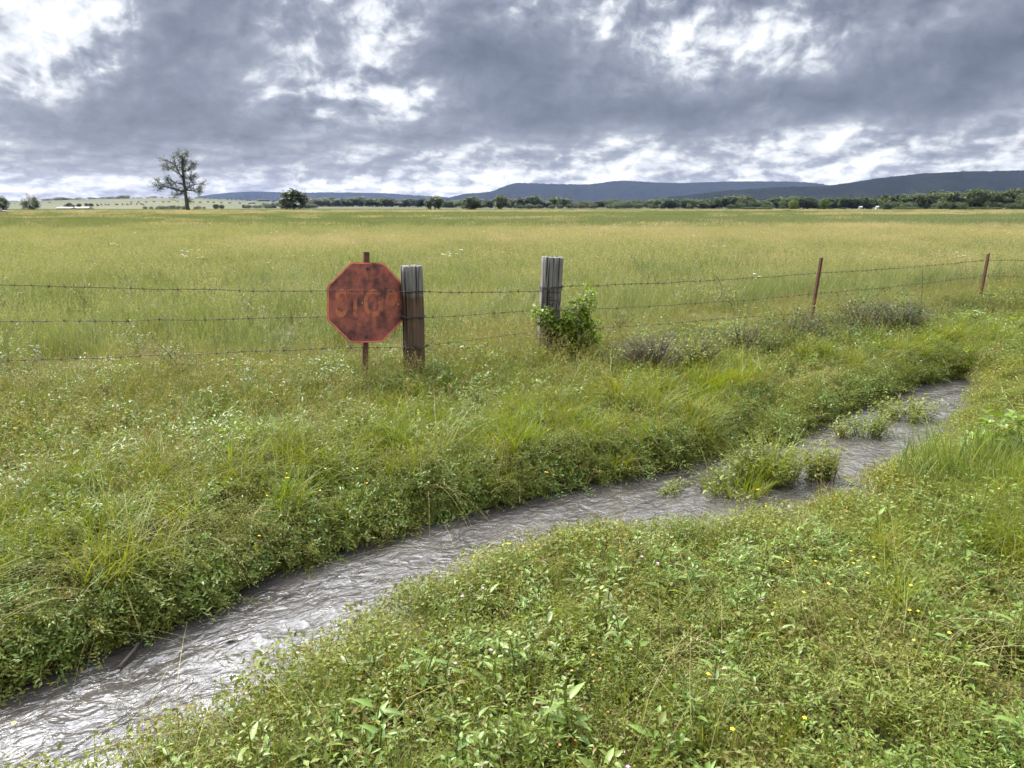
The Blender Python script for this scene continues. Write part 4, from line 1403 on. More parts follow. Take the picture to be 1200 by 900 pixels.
# the tall sparse tree
def lone_tree():
    D = 270.0
    sx = D / FX / 10.0                     # crop units (1/10 px) to metres
    bx = (160 + 60.0 - 600) / FX * D
    g = 0
    root = empty('tall_tree', ((160 + 59.8 - 600) / FX * D, D, g))
    tag(root, 'tall sparse tree with open dark branches standing alone in the field at left', 'tree')
    o = at_y(160 + 59.8, 170 + 78, D); zoff = o.z
    def P(u, v, dy=0.0): return Vector(((u - 598) * sx, dy, (780 - v) * sx + zoff))
    tr = Acc(); lv = Acc()
    limbs = [([(600, 790), (594, 690), (591, 600), (583, 450), (581, 330), (586, 200), (592, 120)], 1.75),
             ([(590, 560), (520, 532), (430, 500), (350, 492), (250, 478)], .85), ([(430, 500), (405, 450), (380, 415)], .4), ([(350, 492), (310, 520), (275, 548)], .35), ([(350, 492), (300, 450), (240, 420)], .4),
             ([(582, 575), (490, 575), (450, 600), (425, 625)], .45),
             ([(582, 410), (530, 345), (490, 245), (470, 145)], .7), ([(530, 345), (430, 295), (335, 310)], .5), ([(490, 250), (415, 205), (335, 192)], .45), ([(430, 295), (380, 260), (350, 262)], .3),
             ([(582, 480), (490, 450), (395, 395)], .5), ([(520, 530), (480, 470), (450, 440)], .35),
             ([(594, 545), (690, 535), (745, 570), (790, 545)], .6), ([(592, 530), (680, 470), (810, 455)], .6), ([(690, 535), (760, 500), (800, 515)], .3), ([(640, 495), (660, 440), (710, 420)], .35),
             ([(586, 410), (640, 395), (705, 385)], .4), ([(640, 395), (670, 370), (715, 375)], .25),
             ([(584, 320), (655, 312), (688, 260), (730, 230)], .5), ([(655, 312), (700, 280), (735, 225)], .25),
             ([(586, 235), (620, 160), (650, 132)], .4), ([(590, 200), (560, 150), (540, 140)], .3), ([(583, 300), (540, 270), (520, 290)], .3), ([(584, 280), (610, 220), (630, 205)], .3),
             ([(600, 640), (630, 650), (650, 655)], .4)]
    for pts, r in limbs:
        trunk = r > 1.5
        sl = rng.normal(0, .5) if not trunk else 0
        L = [P(u + rng.normal(0, 4) * (not trunk), v + rng.normal(0, 4) * (not trunk), sl * i * 1.6) for i, (u, v) in enumerate(pts)]
        rad = [max(.07, r * .42 * (1 - .8 * i / (len(L) - 1))) for i in range(len(L))]
        add_tube(tr, L, rad, 7)
        # limbs that come towards or away from the viewer from the same fork
        for i in range(1, len(L)):
            if trunk and i < 3: continue
            for k in range(5 if not trunk else 7):
                t = rng.uniform(0, 1)
                s = L[i - 1].lerp(L[i], t)
                v = Vector((rng.normal(0, 1), rng.normal(0, 1.3), rng.normal(.35, .6))).normalized() * rng.uniform(.7, 2.4)
                e = s + v; mid = s.lerp(e, .5) + Vector(rng.normal(0, .15, 3))
                add_tube(tr, [s, mid, e], [.07, .055, .03], 4)
                for q in (mid, e):
                    if rng.uniform() < .75:
                        n = int(rng.integers(10, 24))
                        p = np.array(q) + rng.normal(0, .28, (n, 3)); Ls = rng.uniform(.25, .45, n)
                        add_leaves(lv, p, hdirs(n, rng, .1, .6), Ls, Ls * .6, simple=True)
        e = L[-1]
        if not trunk:
            n = 80; p = np.array(e) + rng.normal(0, 1, (n, 3)) * np.array([.75, .8, .5]); Ls = rng.uniform(.25, .45, n)
            add_leaves(lv, p, hdirs(n, rng, .1, .6), Ls, Ls * .6, simple=True)
    for u, v, n, s in ((440, 580, 70, .5), (560, 290, 130, .7), (600, 270, 120, .7), (590, 150, 130, .8), (575, 465, 60, .5), (680, 460, 90, .7), (620, 530, 50, .5), (600, 665, 90, .6), (480, 520, 60, .5), (690, 395, 60, .5), (400, 430, 60, .6), (540, 180, 70, .7)):
        p = np.array(P(u, v, rng.normal(0, .8))) + rng.normal(0, 1, (n, 3)) * s; Ls = rng.uniform(.25, .45, n)
        add_leaves(lv, p, hdirs(n, rng, .1, .6), Ls, Ls * .6, simple=True)
    tr.build('trunk', M['bark'], root); lv.build('crown', M['darkleaf'], root)


def bare_tree(px, ytop, D, wpx, label):
    x = (px - 600) / FX * D; g = gz1(x, D); h = at_y(px, ytop, D).z - g
    W = wpx / FX * D / 2
    root = empty('bare_tree', (x, D, g)); tag(root, label, 'tree')
    a = Acc(); b = Acc()
    add_tube(a, [(0, 0, -.2), (.1, 0, h * .35), (-.1, .1, h * .75)], [.22, .17, .06], 6)
    for k in range(16):
        z = h * rng.uniform(.25, .7); az = rng.uniform(0, 2 * pi)
        e = Vector((cos(az) * W * rng.uniform(.5, 1), sin(az) * W * rng.uniform(.5, 1), min(h, z + h * rng.uniform(.1, .42))))
        m = Vector((e.x * .5, e.y * .5, z + (e.z - z) * .4))
        add_tube(b, [(0, 0, z), m, e], [.07, .055, .025], 4)
        for j in range(5):
            f = m.lerp(e, rng.uniform(0, 1)); add_tube(b, [f, f + Vector(rng.normal(0, 1, 3)).normalized() * rng.uniform(.5, 1.5) + Vector((0, 0, .3))], [.03, .018], 3)
    a.build('trunk', M['palebark'], root); b.build('branches', M['palebark'], root)


def build_far():
    lone_tree()
    big_tree(344.5, 222.5, 300, 'round', 0, 'darkleaf', 'rounded dark tree alone at the field edge right of the tall sparse tree', wpx=34)
    big_tree(509.5, 229.5, 310, 'round', 1, 'darkleaf', 'compact dark tree at the field edge, left one of the pair under the low ridge', wpx=21)
    big_tree(553, 230.5, 315, 'round', 2, 'darkleaf', 'broad dark tree at the field edge, right one of the pair under the low ridge', wpx=23)
    big_tree(587, 229, 430, 'round', 3, 'treeleaf', 'green tree just right of the thin utility pole', wpx=18)
    big_tree(929.5, 235, 330, 'round', 0, 'limeleaf', 'small bright green tree at the field edge, left of the pointed one', wpx=10)
    big_tree(966, 232, 315, 'tall', 1, 'limeleaf', 'pointed bright green tree at the field edge', wpx=8.5)
    big_tree(1039, 238, 315, 'round', 2, 'darkleaf', 'small round dark tree in front of the tree line at right', wpx=10.5)
    big_tree(1116, 238, 320, 'round', 3, 'darkleaf', 'small dark bushy tree, left of a touching pair at right', wpx=9)
    big_tree(1127, 239, 318, 'low', 1, 'darkleaf', 'low wide dark bush touching the small tree at right', 'bush', 'bush', wpx=12)
    big_tree(36, 230.5, 310, 'low', 2, 'darkleaf', 'bushy dark tree in front of a bare tree at far left', wpx=21)
    bare_tree(40, 222.5, 316, 25, 'thin leafless tree rising above the bushy tree at far left')
    big_tree(2, 230, 240, 'round', 1, 'darkleaf', 'dark tree cut by the left edge of the picture', wpx=15)
    big_tree(924, 246, 210, 'low', 0, 'treeleaf', 'small greyish bush out in the field below the bright trees', 'bush', 'bush', wpx=7)
    big_tree(974, 243, 320, 'low', 3, 'darkleaf', 'small dark bush beside the pointed bright tree', 'bush', 'bush', wpx=6)
    big_tree(988, 243, 320, 'low', 2, 'darkleaf', 'small dark bush two steps right of the pointed bright tree', 'bush', 'bush', wpx=7)
    big_tree(730, 253, 150, 'low', 1, 'treeleaf', 'tiny dull bush alone in the middle of the field', 'bush', 'bush', wpx=5)
    big_tree(1002, 288, 34, 'low', 1, 'limeleaf', 'yellow-green weed mound in the pasture behind the steel posts', 'bush', 'bush', wpx=30)
    big_tree(65, 245.6, 330, 'low', 0, 'limeleaf', 'yellow-green bush beside the pale shed roofs', 'bush', 'bush', wpx=7)
    big_tree(108, 244.5, 340, 'low', 3, 'darkleaf', 'dark bush at the right end of the pale shed roofs', 'bush', 'bush', wpx=6)
    big_tree(254, 248.5, 225, 'low', 2, 'darkleaf', 'tiny dark shrub beside the lone field stake', 'bush', 'bush', wpx=4)
    # low hedge scraps along the field edge
    for x0, x1, yt, n, lab in ((868, 905, 244.5, 9, 'low green bush in the row left of the small bright tree'), (1048, 1080, 245, 7, 'low dark bush in the row right of the small round tree'),
                               (1134, 1172, 244.5, 8, 'low green bush in the row at the right field edge'), (1090, 1098, 244.5, 2, 'low bright bush left of the touching pair')):
        for k in range(n):
            small_tree(x0 + (x1 - x0) * (k + rng.uniform(.2, .8)) / n, yt + rng.uniform(-.6, .8), 325 + rng.uniform(-8, 8), lab, lab.replace('low', 'row of low', 1).split(' in ')[0] + 'es ' + lab.split('the ')[-1], 'low', 'treeleaf', 1.2, 'bush', 'bush')
    # tree lines
    def line(x0, x1, n, y_a, y_b, D, label, group, kind=None, mt=None, jit=1.7, wk=1.0, dj=25):
        for k in range(n):
            u = (k + rng.uniform(.1, .9)) / n
            small_tree(x0 + (x1 - x0) * u, y_a + (y_b - y_a) * u + rng.normal(0, jit), D + rng.uniform(-dj, dj), label, group, kind, mt, wk)
    line(366, 520, 22, 232.7, 233.2, 760, 'distant tree in the line below the low blue ridge', 'tree line below the low ridge', wk=1.7)
    line(285, 372, 15, 239, 239, 560, 'tree in the dark row beside the rounded field-edge tree', 'dark tree row left of centre', 'low', 'darkleaf', .8)
    line(520, 640, 15, 233.5, 234.0, 640, 'distant tree in the line around the utility pole', 'tree line around the utility pole', wk=1.5)
    line(600, 790, 30, 234.2, 233.2, 620, 'distant tree in the line below the main ridge', 'tree line below the main ridge', wk=1.35)
    line(780, 930, 24, 233.2, 232.2, 560, 'distant tree in the line below the dip of the ridges', 'tree line below the ridge dip', wk=1.35)
    line(925, 1040, 17, 232.5, 230.5, 500, 'tree in the line behind the small bright trees', 'tree line behind the bright trees', wk=1.35)
    line(1035, 1110, 11, 230.0, 226.8, 450, 'leafy tree in the line behind the small round tree', 'tree line behind the round tree', 'round', wk=1.05, jit=2.0)
    line(1100, 1250, 20, 225.5, 224.5, 430, 'tall leafy tree in the dense line at the right edge', 'dense tree line at right', 'round', wk=.95, jit=1.8)
    line(1040, 1260, 18, 237, 236, 415, 'low leafy tree at the foot of the tree line at right', 'undergrowth trees at right', 'low', None, 1.2, .9)
    line(600, 1040, 34, 239, 238.5, 540, 'low tree at the foot of the middle tree line', 'undergrowth trees in the middle', 'low', None, .8, 1.0)
    line(52, 185, 26, 232.0, 231.2, 1230, 'far dark tree along the crest of the pasture hill', 'trees on the hill crest', 'low', 'darkleaf', .9, 1.9)
    line(190, 335, 24, 233.6, 234.5, 1230, 'far tree along the falling end of the pasture hill', 'trees on the hill shoulder', None, 'darkleaf', .8, 1.8)
    line(74, 96, 6, 239.5, 239, 640, 'dark tree in the clump behind the pale shed roofs', 'tree clump behind the sheds', None, 'darkleaf', .8)
    line(100, 116, 4, 239, 239.5, 680, 'dark tree in the clump right of the pale shed roofs', 'tree clump right of the sheds', None, 'darkleaf', .6)
    line(168, 222, 10, 242, 241.5, 480, 'dark bushy tree in the row behind the tall sparse tree', 'trees behind the tall sparse tree', 'low', 'darkleaf', .9, .9)
    line(226, 240, 3, 242.5, 242, 480, 'dark bushy tree just right of the tall sparse tree trunk', 'trees right of the tall trunk', 'low', 'darkleaf', .7, .8)
    line(252, 262, 2, 239.3, 239, 500, 'dark round tree on the pasture between tall and rounded trees', 'pair of pasture trees', 'round', 'darkleaf', .4)
    line(112, 172, 12, 240.5, 241.5, 760, 'small far tree on the pasture left of the tall sparse tree', 'scattered pasture trees', 'low', 'darkleaf', .8, .8)

    line(0, 60, 7, 238.5, 238, 1000, 'small far tree on the pasture rise at the left edge', 'trees on the left pasture rise', 'low', 'darkleaf', 1.2, 1.3)
    line(150, 330, 20, 237.5, 238.5, 900, 'small dark tree on the slope of the pasture hill', 'trees on the hill slope', 'low', 'darkleaf', 1.3, 1.4)
    # utility pole, stake, log, sheds
    D = 420; x = (581 - 600) / FX * D
    r = empty('utility_pole', (x, D, 0)); a = Acc(); hh = at_y(581, 236, D).z
    add_tube(a, [(0, 0, -.5), (0, 0, hh)], [.22, .15], 8); a.build('pole', M['palebark'], r)
    a = Acc(); add_box(a, (0, -.22, hh - .5), (2.0, .12, .14)); a.build('crossarm', M['palebark'], r, smooth=False)
    tag(r, 'thin pale utility pole standing before the tree line at centre', 'pole')
    D = 225; p = at_y(259.5, 247, D); a = Acc()
    add_tube(a, [(0, 0, -.3), (.03, 0, p.z)], [.17, .13], 8)
    o = a.build('field_stake', M['bark']); o.location = (p.x, D, 0); tag(o, 'short dark stake standing in the field right of the tall sparse tree', 'post')
    D = 165; p = at_y(4, 252, D); a = Acc()
    add_tube(a, [(-1.8, 0, .55), (-.4, .1, .75), (1.0, 0, .62), (2.6, -.1, .45)], [.30, .26, .16, .07], 8)
    add_tube(a, [(-.4, .1, .75), (-.2, -.3, 1.15), (.1, -.4, 1.3)], [.14, .09, .05], 6)
    o = a.build('fallen_log', M['palebark']); o.location = (p.x, D, 0); tag(o, 'pale fallen log lying in the grass at the left edge of the field', 'log')
    wm = simple_mat('painted_metal', (0.33, 0.34, 0.35), (0.45, 0.45, 0.45), 3, .5)
    gm = simple_mat('shed_wall', (0.22, 0.21, 0.20), (0.32, 0.31, 0.30), 3, .8)
    def shed(px, ybase, ytop, D, wpx, label, cat='shed'):
        x = (px - 600) / FX * D; g = gz1(x, D); w = wpx / FX * D; h = max(1.3, at_y(px, ytop, D).z - g); dp = min(w, 9) * .8
        r = empty('farm_shed', (x, D, g)); tag(r, label, cat)
        a = Acc(); add_box(a, (0, 0, h * .33), (w * .97, dp, h * .66)); a.build('wall', gm if w > 6 else wm, r, smooth=False)
        a = Acc(); e = .25
        V = []
        for sx in (-1, 1):
            V += [(sx * (w / 2), -dp / 2 - e, h * .66), (sx * (w / 2), 0, h), (sx * (w / 2), dp / 2 + e, h * .66), (sx * (w / 2), dp / 2 + e, h * .66 - .12), (sx * (w / 2), 0, h - .12), (sx * (w / 2), -dp / 2 - e, h * .66 - .12)]
        Q = [(0, 1, 7, 6), (1, 2, 8, 7), (2, 3, 9, 8), (3, 4, 10, 9), (4, 5, 11, 10), (5, 0, 6, 11), (0, 5, 4, 1), (1, 4, 3, 2), (6, 7, 10, 11), (7, 8, 9, 10)]
        a.add(V, None, Q); a.build('roof', wm, r, smooth=False)
    shed(78, 246, 245.6, 420, 17, 'long low shed roof, left and dimmer of the pale pair at far left')
    shed(96, 246, 244.6, 440, 19, 'long white shed roof, right and brighter of the pale pair at far left')
    shed(1008.5, 242, 241.6, 480, 3.6, 'small pale shed left of the white one before the tree line at right')
    shed(1028, 242, 241.3, 480, 3.4, 'tiny white shed beside the small round dark tree')
    shed(1157.5, 242, 241.3, 410, 1.6, 'speck-sized white shed before the dense tree line at right')


build_far()

# ------------------------------------------------------------------ hills
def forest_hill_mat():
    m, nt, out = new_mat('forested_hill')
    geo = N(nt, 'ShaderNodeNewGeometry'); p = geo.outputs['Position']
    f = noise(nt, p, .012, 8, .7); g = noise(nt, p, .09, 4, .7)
    c = mixc(nt, math_(nt, 'MULTIPLY_ADD', f, 3, -1, clamp=True), (0.008, 0.011, 0.010), (0.017, 0.021, 0.015))  # darker than real forest: cloud shadow put into the colour
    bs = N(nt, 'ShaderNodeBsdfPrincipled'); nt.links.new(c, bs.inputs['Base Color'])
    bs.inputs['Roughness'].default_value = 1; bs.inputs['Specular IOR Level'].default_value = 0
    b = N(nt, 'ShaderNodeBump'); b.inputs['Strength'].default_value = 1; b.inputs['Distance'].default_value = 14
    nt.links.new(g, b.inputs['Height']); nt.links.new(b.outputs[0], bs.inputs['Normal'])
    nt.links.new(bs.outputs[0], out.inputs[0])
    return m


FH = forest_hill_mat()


def hill(profile, D, depth, label, seed):
    px = np.array([p[0] for p in profile], float); py = np.array([p[1] for p in profile], float)
    n = int((px[-1] - px[0]) * 1.2); xs = np.linspace(px[0], px[-1], n)
    ys = np.interp(xs, px, py)
    ker = np.hanning(21); ker /= ker.sum()
    ys = np.convolve(np.pad(ys, 10, 'edge'), ker, 'valid')
    hz = np.array([at_y(x, y, D).z for x, y in zip(xs, ys)])
    X0 = (xs - 600) / FX * D
    m = 34
    t = np.linspace(-1, 1, m)
    prof = np.where(t < 0, 1 - np.abs(t) ** 1.5, 1 - np.abs(t) ** 2)
    V = np.zeros((m, n, 3))
    for j in range(m):
        yy = D + t[j] * depth
        V[j, :, 0] = X0 + (fbm(X0 / 400, np.full(n, j * .3), seed + 3) - .5) * 0
        V[j, :, 1] = yy + (fbm(X0 / 500, np.full(n, 5.), seed + 1) - .5) * depth * .5 * (1 - abs(t[j]))
        V[j, :, 2] = hz * prof[j] * (1 + .22 * (fbm(X0 / 350, np.full(n, yy / 350), seed) - .5) * (abs(t[j]) * 2 if abs(t[j]) < .5 else 1))
        V[j, :, 2] += (rng.normal(0, 1.3, n) + (fbm(X0 / 18, np.full(n, yy / 18), seed + 5) - .5) * 5) * (prof[j] > .02)
    V[0, :, 2] = V[-1, :, 2] = -.2
    V[:, :, 2] = np.maximum(V[:, :, 2], -.2)
    i = np.arange(n - 1)[None] + np.arange(m - 1)[:, None] * n
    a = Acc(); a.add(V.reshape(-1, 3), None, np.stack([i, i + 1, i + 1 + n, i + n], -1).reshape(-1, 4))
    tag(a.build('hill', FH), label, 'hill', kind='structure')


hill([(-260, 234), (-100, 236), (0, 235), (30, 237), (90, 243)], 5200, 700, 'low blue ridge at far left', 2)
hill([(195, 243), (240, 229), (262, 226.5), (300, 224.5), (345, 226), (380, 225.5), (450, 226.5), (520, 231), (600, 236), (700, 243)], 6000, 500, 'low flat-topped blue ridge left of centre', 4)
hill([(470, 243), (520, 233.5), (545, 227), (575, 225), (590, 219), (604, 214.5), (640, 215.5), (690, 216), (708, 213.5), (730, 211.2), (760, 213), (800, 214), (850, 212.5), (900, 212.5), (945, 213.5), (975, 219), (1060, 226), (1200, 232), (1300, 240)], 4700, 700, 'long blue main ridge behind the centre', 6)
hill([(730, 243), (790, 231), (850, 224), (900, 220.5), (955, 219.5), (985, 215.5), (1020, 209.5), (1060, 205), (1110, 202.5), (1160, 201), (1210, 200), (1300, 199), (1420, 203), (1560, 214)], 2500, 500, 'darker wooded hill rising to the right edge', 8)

# ------------------------------------------------------------------ sky
SUN_AZ = radians(-40); SUN_EL = radians(48)
sun_dir = Vector((sin(SUN_AZ) * cos(SUN_EL), cos(SUN_AZ) * cos(SUN_EL), sin(SUN_EL)))
CLOUD_GAIN = 1.0

def build_sky():
    w = bpy.data.worlds.new("World"); sc.world = w; w.use_nodes = True
    w.cycles.sampling_method = 'MANUAL'; w.cycles.sample_map_resolution = 512
    nt = w.node_tree; nt.nodes.clear()
    out = N(nt, 'ShaderNodeOutputWorld')
    sky = N(nt, 'ShaderNodeTexSky', sky_type='NISHITA'); sky.sun_disc = False
    sky.sun_elevation = SUN_EL; sky.sun_rotation = SUN_AZ % (2 * pi)
    bg1 = N(nt, 'ShaderNodeBackground'); bg1.inputs['Strength'].default_value = .08
    nt.links.new(sky.outputs[0], bg1.inputs[0])
    tc = N(nt, 'ShaderNodeTexCoord')
    nrm = N(nt, 'ShaderNodeVectorMath', operation='NORMALIZE'); nt.links.new(tc.outputs['Generated'], nrm.inputs[0])
    sep = N(nt, 'ShaderNodeSeparateXYZ'); nt.links.new(nrm.outputs[0], sep.inputs[0])
    X, Y, Z = sep.outputs
    el = math_(nt, 'ARCSINE', Z); az = math_(nt, 'ARCTAN2', X, Y)
    # position on a cloud deck overhead
    zz = math_(nt, 'ADD', math_(nt, 'MAXIMUM', Z, 0.0), .075)
    def deck(shift_el):
        z2 = math_(nt, 'ADD', zz, shift_el) if shift_el else zz
        cx = N(nt, 'ShaderNodeCombineXYZ')
        nt.links.new(math_(nt, 'DIVIDE', X, z2), cx.inputs[0]); nt.links.new(math_(nt, 'DIVIDE', Y, z2), cx.inputs[1])
        return cx.outputs[0]
    P0 = deck(0)
    def cloud(vec, sc_, det, rough, dist, seed):
        return noise(nt, mapping(nt, vec, (1, 1, 1), (0, 0, 0), (seed, seed * .7, seed * 1.3)), sc_, det, rough, dist)
    def puffs(vec, sc_, det, seed, smooth=.55):
        n = N(nt, 'ShaderNodeTexVoronoi', feature='SMOOTH_F1', voronoi_dimensions='2D', normalize=True)
        nt.links.new(mapping(nt, vec, (1, 1, 1), (0, 0, 0), (seed, seed * .7, 0)), n.inputs['Vector'])
        n.inputs['Scale'].default_value = sc_; n.inputs['Detail'].default_value = det
        n.inputs['Roughness'].default_value = .55; n.inputs['Lacunarity'].default_value = 2.1; n.inputs['Smoothness'].default_value = smooth
        return math_(nt, 'SUBTRACT', 1.0, n.outputs['Distance'])
    # heaped cloud texture in azimuth / compressed elevation, flattened towards the horizon
    cc = N(nt, 'ShaderNodeCombineXYZ')
    e2 = math_(nt, 'POWER', math_(nt, 'MAXIMUM', math_(nt, 'ADD', el, .012), .001), .74)
    nt.links.new(az, cc.inputs[0]); nt.links.new(math_(nt, 'MULTIPLY', e2, 1.12), cc.inputs[1])
    A0 = cc.outputs[0]
    # slow warp so that the heaps are not regular
    wn = N(nt, 'ShaderNodeTexNoise'); wn.inputs['Scale'].default_value = 7; wn.inputs['Detail'].default_value = 2; wn.inputs['Roughness'].default_value = .6
    nt.links.new(A0, wn.inputs['Vector'])
    wv = N(nt, 'ShaderNodeVectorMath', operation='MULTIPLY_ADD'); nt.links.new(wn.outputs['Color'], wv.inputs[0])
    wv.inputs[1].default_value = (.055, .055, 0); nt.links.new(A0, wv.inputs[2])
    AW = wv.outputs[0]
    LIGHT = (.013, -.020, 0)
    mid = cloud(AW, 5.0, 5, .55, 0, 7.7)
    AL = mapping(nt, AW, (1, 1, 1), (0, 0, 0), LIGHT)
    # fine warp that frays the outlines
    fw = N(nt, 'ShaderNodeTexNoise'); fw.inputs['Scale'].default_value = 38; fw.inputs['Detail'].default_value = 4; fw.inputs['Roughness'].default_value = .6
    nt.links.new(AW, fw.inputs['Vector'])
    fv = N(nt, 'ShaderNodeVectorMath', operation='MULTIPLY_ADD'); nt.links.new(fw.outputs['Color'], fv.inputs[0])
    fv.inputs[1].default_value = (.020, .020, 0); nt.links.new(AW, fv.inputs[2]); AF = fv.outputs[0]
    pf = puffs(AF, 8.0, 4.5, 2.3, .22); pf2 = puffs(AL, 8.0, 2, 2.3, .40)
    pg = puffs(AF, 21.0, 3, 8.3, .15); pg2 = puffs(mapping(nt, AF, (1, 1, 1), (0, 0, 0), (.007, -.011, 0)), 21.0, 2, 8.3, .25)
    hp = cloud(AW, 12.0, 8, .60, 0, 2.3); hp2 = cloud(AL, 12.0, 3, .55, 0, 2.3)
    # large masses: (px, py, half width px, half height px, weight); + bright, - dark
    B = [(35, 50, 80, 70, 1.0), (0, 20, 70, 50, .5), (115, 30, 60, 26, .6), (225, 115, 175, 58, -1.0), (60, 155, 130, 24, -.7), (320, 40, 130, 45, -.6), (120, 188, 170, 10, -.5),
         (395, 85, 55, 42, .95), (335, 122, 60, 22, .85), (455, 30, 42, 36, .9), (462, 122, 26, 17, 1.0), (300, 168, 70, 10, -.4), (430, 165, 130, 10, -.4),
         (560, 62, 92, 55, -.9), (622, 12, 36, 24, 1.0), (700, 40, 30, 46, .45), (770, 75, 120, 60, -.65), (800, 135, 230, 18, -1.0), (870, 28, 60, 40, .8), (930, 60, 70, 32, .3),
         (1000, 60, 60, 50, -.15), (1110, 75, 130, 48, -.62), (1180, 20, 90, 40, -.40), (660, 122, 90, 18, .25), (620, 148, 60, 9, -.45),
         (400, 205, 160, 15, .30), (240, 218, 120, 12, .30), (80, 218, 160, 9, .35), (560, 215, 80, 14, .30), (640, 178, 200, 10, .25), (900, 165, 260, 16, .28), (1100, 150, 180, 26, .32), (860, 206, 300, 9, .35)]
    tot = None
    for px, py, sx, sy, wt in B:
        d = ray(px, py).normalized()
        a0 = atan2(d.x, d.y); e0 = math.asin(d.z)
        u = math_(nt, 'MULTIPLY', math_(nt, 'SUBTRACT', az, a0), FPX * .98 / sx * .8)
        v = math_(nt, 'MULTIPLY', math_(nt, 'SUBTRACT', el, e0), FPX / sy * .8)
        q = math_(nt, 'ADD', math_(nt, 'MULTIPLY', u, u), math_(nt, 'MULTIPLY', v, v))
        e = math_(nt, 'MULTIPLY', math_(nt, 'EXPONENT', math_(nt, 'MULTIPLY', q, -1.0)), wt)
        tot = e if tot is None else math_(nt, 'ADD', tot, e)
    # warp the masses with the heaped noise so that their edges billow
    relief = math_(nt, 'ADD', math_(nt, 'MULTIPLY', math_(nt, 'SUBTRACT', hp, hp2), .75), math_(nt, 'MULTIPLY', math_(nt, 'SUBTRACT', pf, pf2), 1.0))
    relief = math_(nt, 'ADD', relief, math_(nt, 'MULTIPLY', math_(nt, 'SUBTRACT', pg, pg2), .75))
    t = math_(nt, 'MULTIPLY', tot, .25)
    t = math_(nt, 'ADD', t, .515)
    t = math_(nt, 'ADD', t, math_(nt, 'MULTIPLY', math_(nt, 'SUBTRACT', mid, .5), .95))
    t = math_(nt, 'ADD', t, math_(nt, 'MULTIPLY', math_(nt, 'SUBTRACT', pf, .66), .48))
    # crisp billows along the bright edges, smoother grey inside the masses
    k = math_(nt, 'MULTIPLY', math_(nt, 'SUBTRACT', t, .68), 4.0)
    k = math_(nt, 'MULTIPLY_ADD', math_(nt, 'EXPONENT', math_(nt, 'MULTIPLY', math_(nt, 'MULTIPLY', k, k), -1.0)), .86, .24)
    d = math_(nt, 'ADD', math_(nt, 'MULTIPLY', math_(nt, 'SUBTRACT', hp, .5), .55), math_(nt, 'MULTIPLY', relief, 1.0))
    t = math_(nt, 'ADD', t, math_(nt, 'MULTIPLY', d, k))
    # long flat cloud banks seen edge-on low over the horizon
    cs = N(nt, 'ShaderNodeCombineXYZ')
    nt.links.new(math_(nt, 'ADD', math_(nt, 'MULTIPLY', az, 17.0), math_(nt, 'MULTIPLY', fw.outputs['Fac'], .7)), cs.inputs[0]); nt.links.new(math_(nt, 'MULTIPLY', math_(nt, 'POWER', math_(nt, 'MAXIMUM', el, .0005), .85), 34), cs.inputs[1])
    strat = puffs(mapping(nt, cs.outputs[0], (1, 1, 1)), .95, 4, 4.4, .35)
    strat2 = puffs(mapping(nt, cs.outputs[0], (1, 1, 1), (0, 0, 0), (.10, -.20, 0)), .95, 1.5, 4.4, .5)
    low = N(nt, 'ShaderNodeMapRange', interpolation_type='SMOOTHSTEP'); nt.links.new(el, low.inputs[0])
    low.inputs[1].default_value = radians(6.5); low.inputs[2].default_value = radians(3.0)
    sv = math_(nt, 'ADD', math_(nt, 'MULTIPLY', math_(nt, 'SUBTRACT', strat, .6), .7), math_(nt, 'MULTIPLY', math_(nt, 'SUBTRACT', strat, strat2), .9))
    t = math_(nt, 'ADD', t, math_(nt, 'MULTIPLY', low.outputs[0], math_(nt, 'ADD', sv, .03)))
    tl = math_(nt, 'MULTIPLY_ADD', math_(nt, 'SUBTRACT', t, .70), .66, .70)
    t = math_(nt, 'ADD', t, math_(nt, 'MULTIPLY', math_(nt, 'SUBTRACT', tl, t), low.outputs[0]))
    # brighter overhead, towards the veiled sun
    dt = N(nt, 'ShaderNodeVectorMath', operation='DOT_PRODUCT'); nt.links.new(nrm.outputs[0], dt.inputs[0]); dt.inputs[1].default_value = sun_dir
    up = N(nt, 'ShaderNodeMapRange', interpolation_type='SMOOTHSTEP'); nt.links.new(el, up.inputs[0])
    up.inputs[1].default_value = radians(12.8); up.inputs[2].default_value = radians(20)
    t = math_(nt, 'ADD', t, math_(nt, 'MULTIPLY', up.outputs[0], .22))
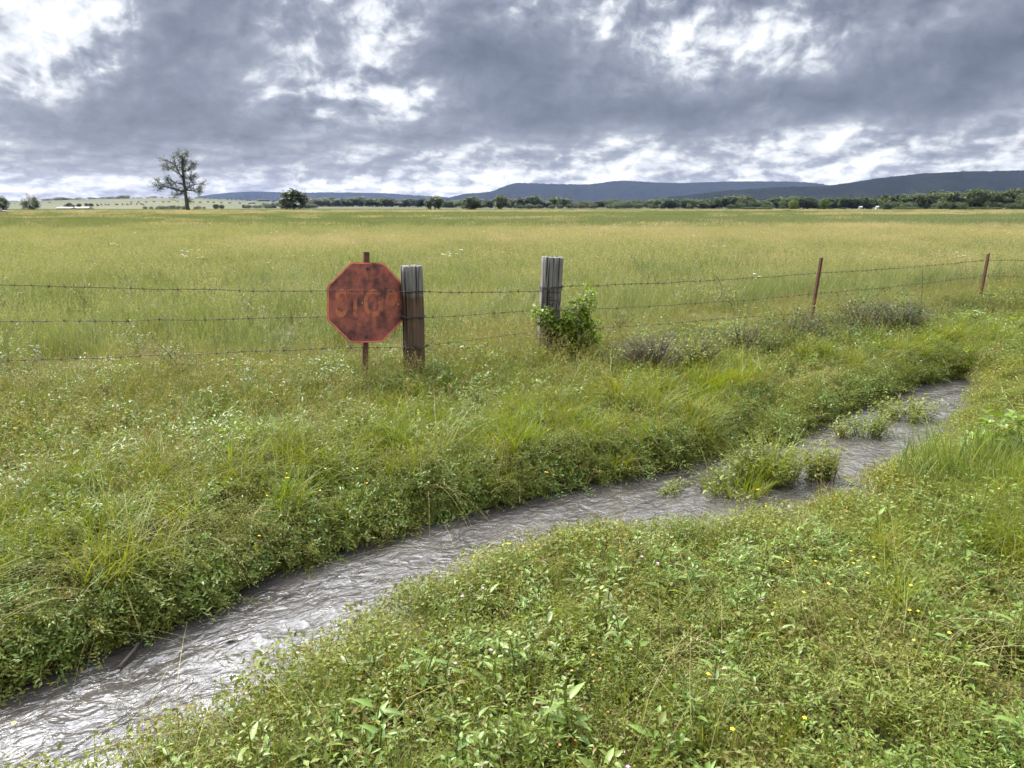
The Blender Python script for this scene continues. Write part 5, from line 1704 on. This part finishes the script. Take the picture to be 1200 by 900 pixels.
    col = ramp(nt, t, [(0.10, (.125, .140, .188)), (.32, (.19, .21, .27)), (.50, (.275, .30, .365)), (.60, (.37, .395, .46)), (.70, (.57, .60, .655)), (.86, (.86, .88, .91)), (1.0, (.97, .98, .99))])
    dv = math_(nt, 'MAXIMUM', dt.outputs['Value'], 0)
    glow = math_(nt, 'ADD', math_(nt, 'MULTIPLY', math_(nt, 'POWER', dv, 5), 6.5), math_(nt, 'MULTIPLY', math_(nt, 'POWER', dv, 16), 12.0))
    gain = math_(nt, 'MULTIPLY_ADD', math_(nt, 'ADD', glow, 1.45), up.outputs[0], CLOUD_GAIN)
    bg2 = N(nt, 'ShaderNodeBackground'); nt.links.new(col, bg2.inputs[0])
    nt.links.new(math_(nt, 'MULTIPLY', gain, .75), bg2.inputs[1])
    mx = N(nt, 'ShaderNodeMixShader'); mx.inputs[0].default_value = .93
    nt.links.new(bg1.outputs[0], mx.inputs[1]); nt.links.new(bg2.outputs[0], mx.inputs[2])
    nt.links.new(mx.outputs[0], out.inputs[0])


build_sky()
sl = bpy.data.lights.new("sun", 'SUN'); so = bpy.data.objects.new("sun", sl); COL.objects.link(so)
sl.energy = 5.0; sl.angle = radians(1.2); sl.color = (1.0, .92, .79)
so.rotation_euler = sun_dir.to_track_quat('Z', 'Y').to_euler()
so.location = (-20, 10, 30)

# ------------------------------------------------------------------ haze
def build_haze():
    a = Acc()
    add_box(a, (0, 2650, 79), (13200, 8500, 162))
    m, nt, out = new_mat('haze_air')
    v = N(nt, 'ShaderNodeVolumePrincipled')
    v.inputs['Density'].default_value = 2.8e-5
    v.inputs['Color'].default_value = (.40, .53, 1.0, 1)
    v.inputs['Absorption Color'].default_value = (1, 1, 1, 1)
    v.inputs['Anisotropy'].default_value = .1
    nt.links.new(v.outputs[0], out.inputs['Volume'])
    m.cycles.volume_sampling = 'MULTIPLE_IMPORTANCE'
    m.cycles.homogeneous_volume = True
    o = a.build('haze', m, smooth=False)
    tag(o, 'thin blue haze filling the air out to the hills', 'haze', kind='stuff')


build_haze()
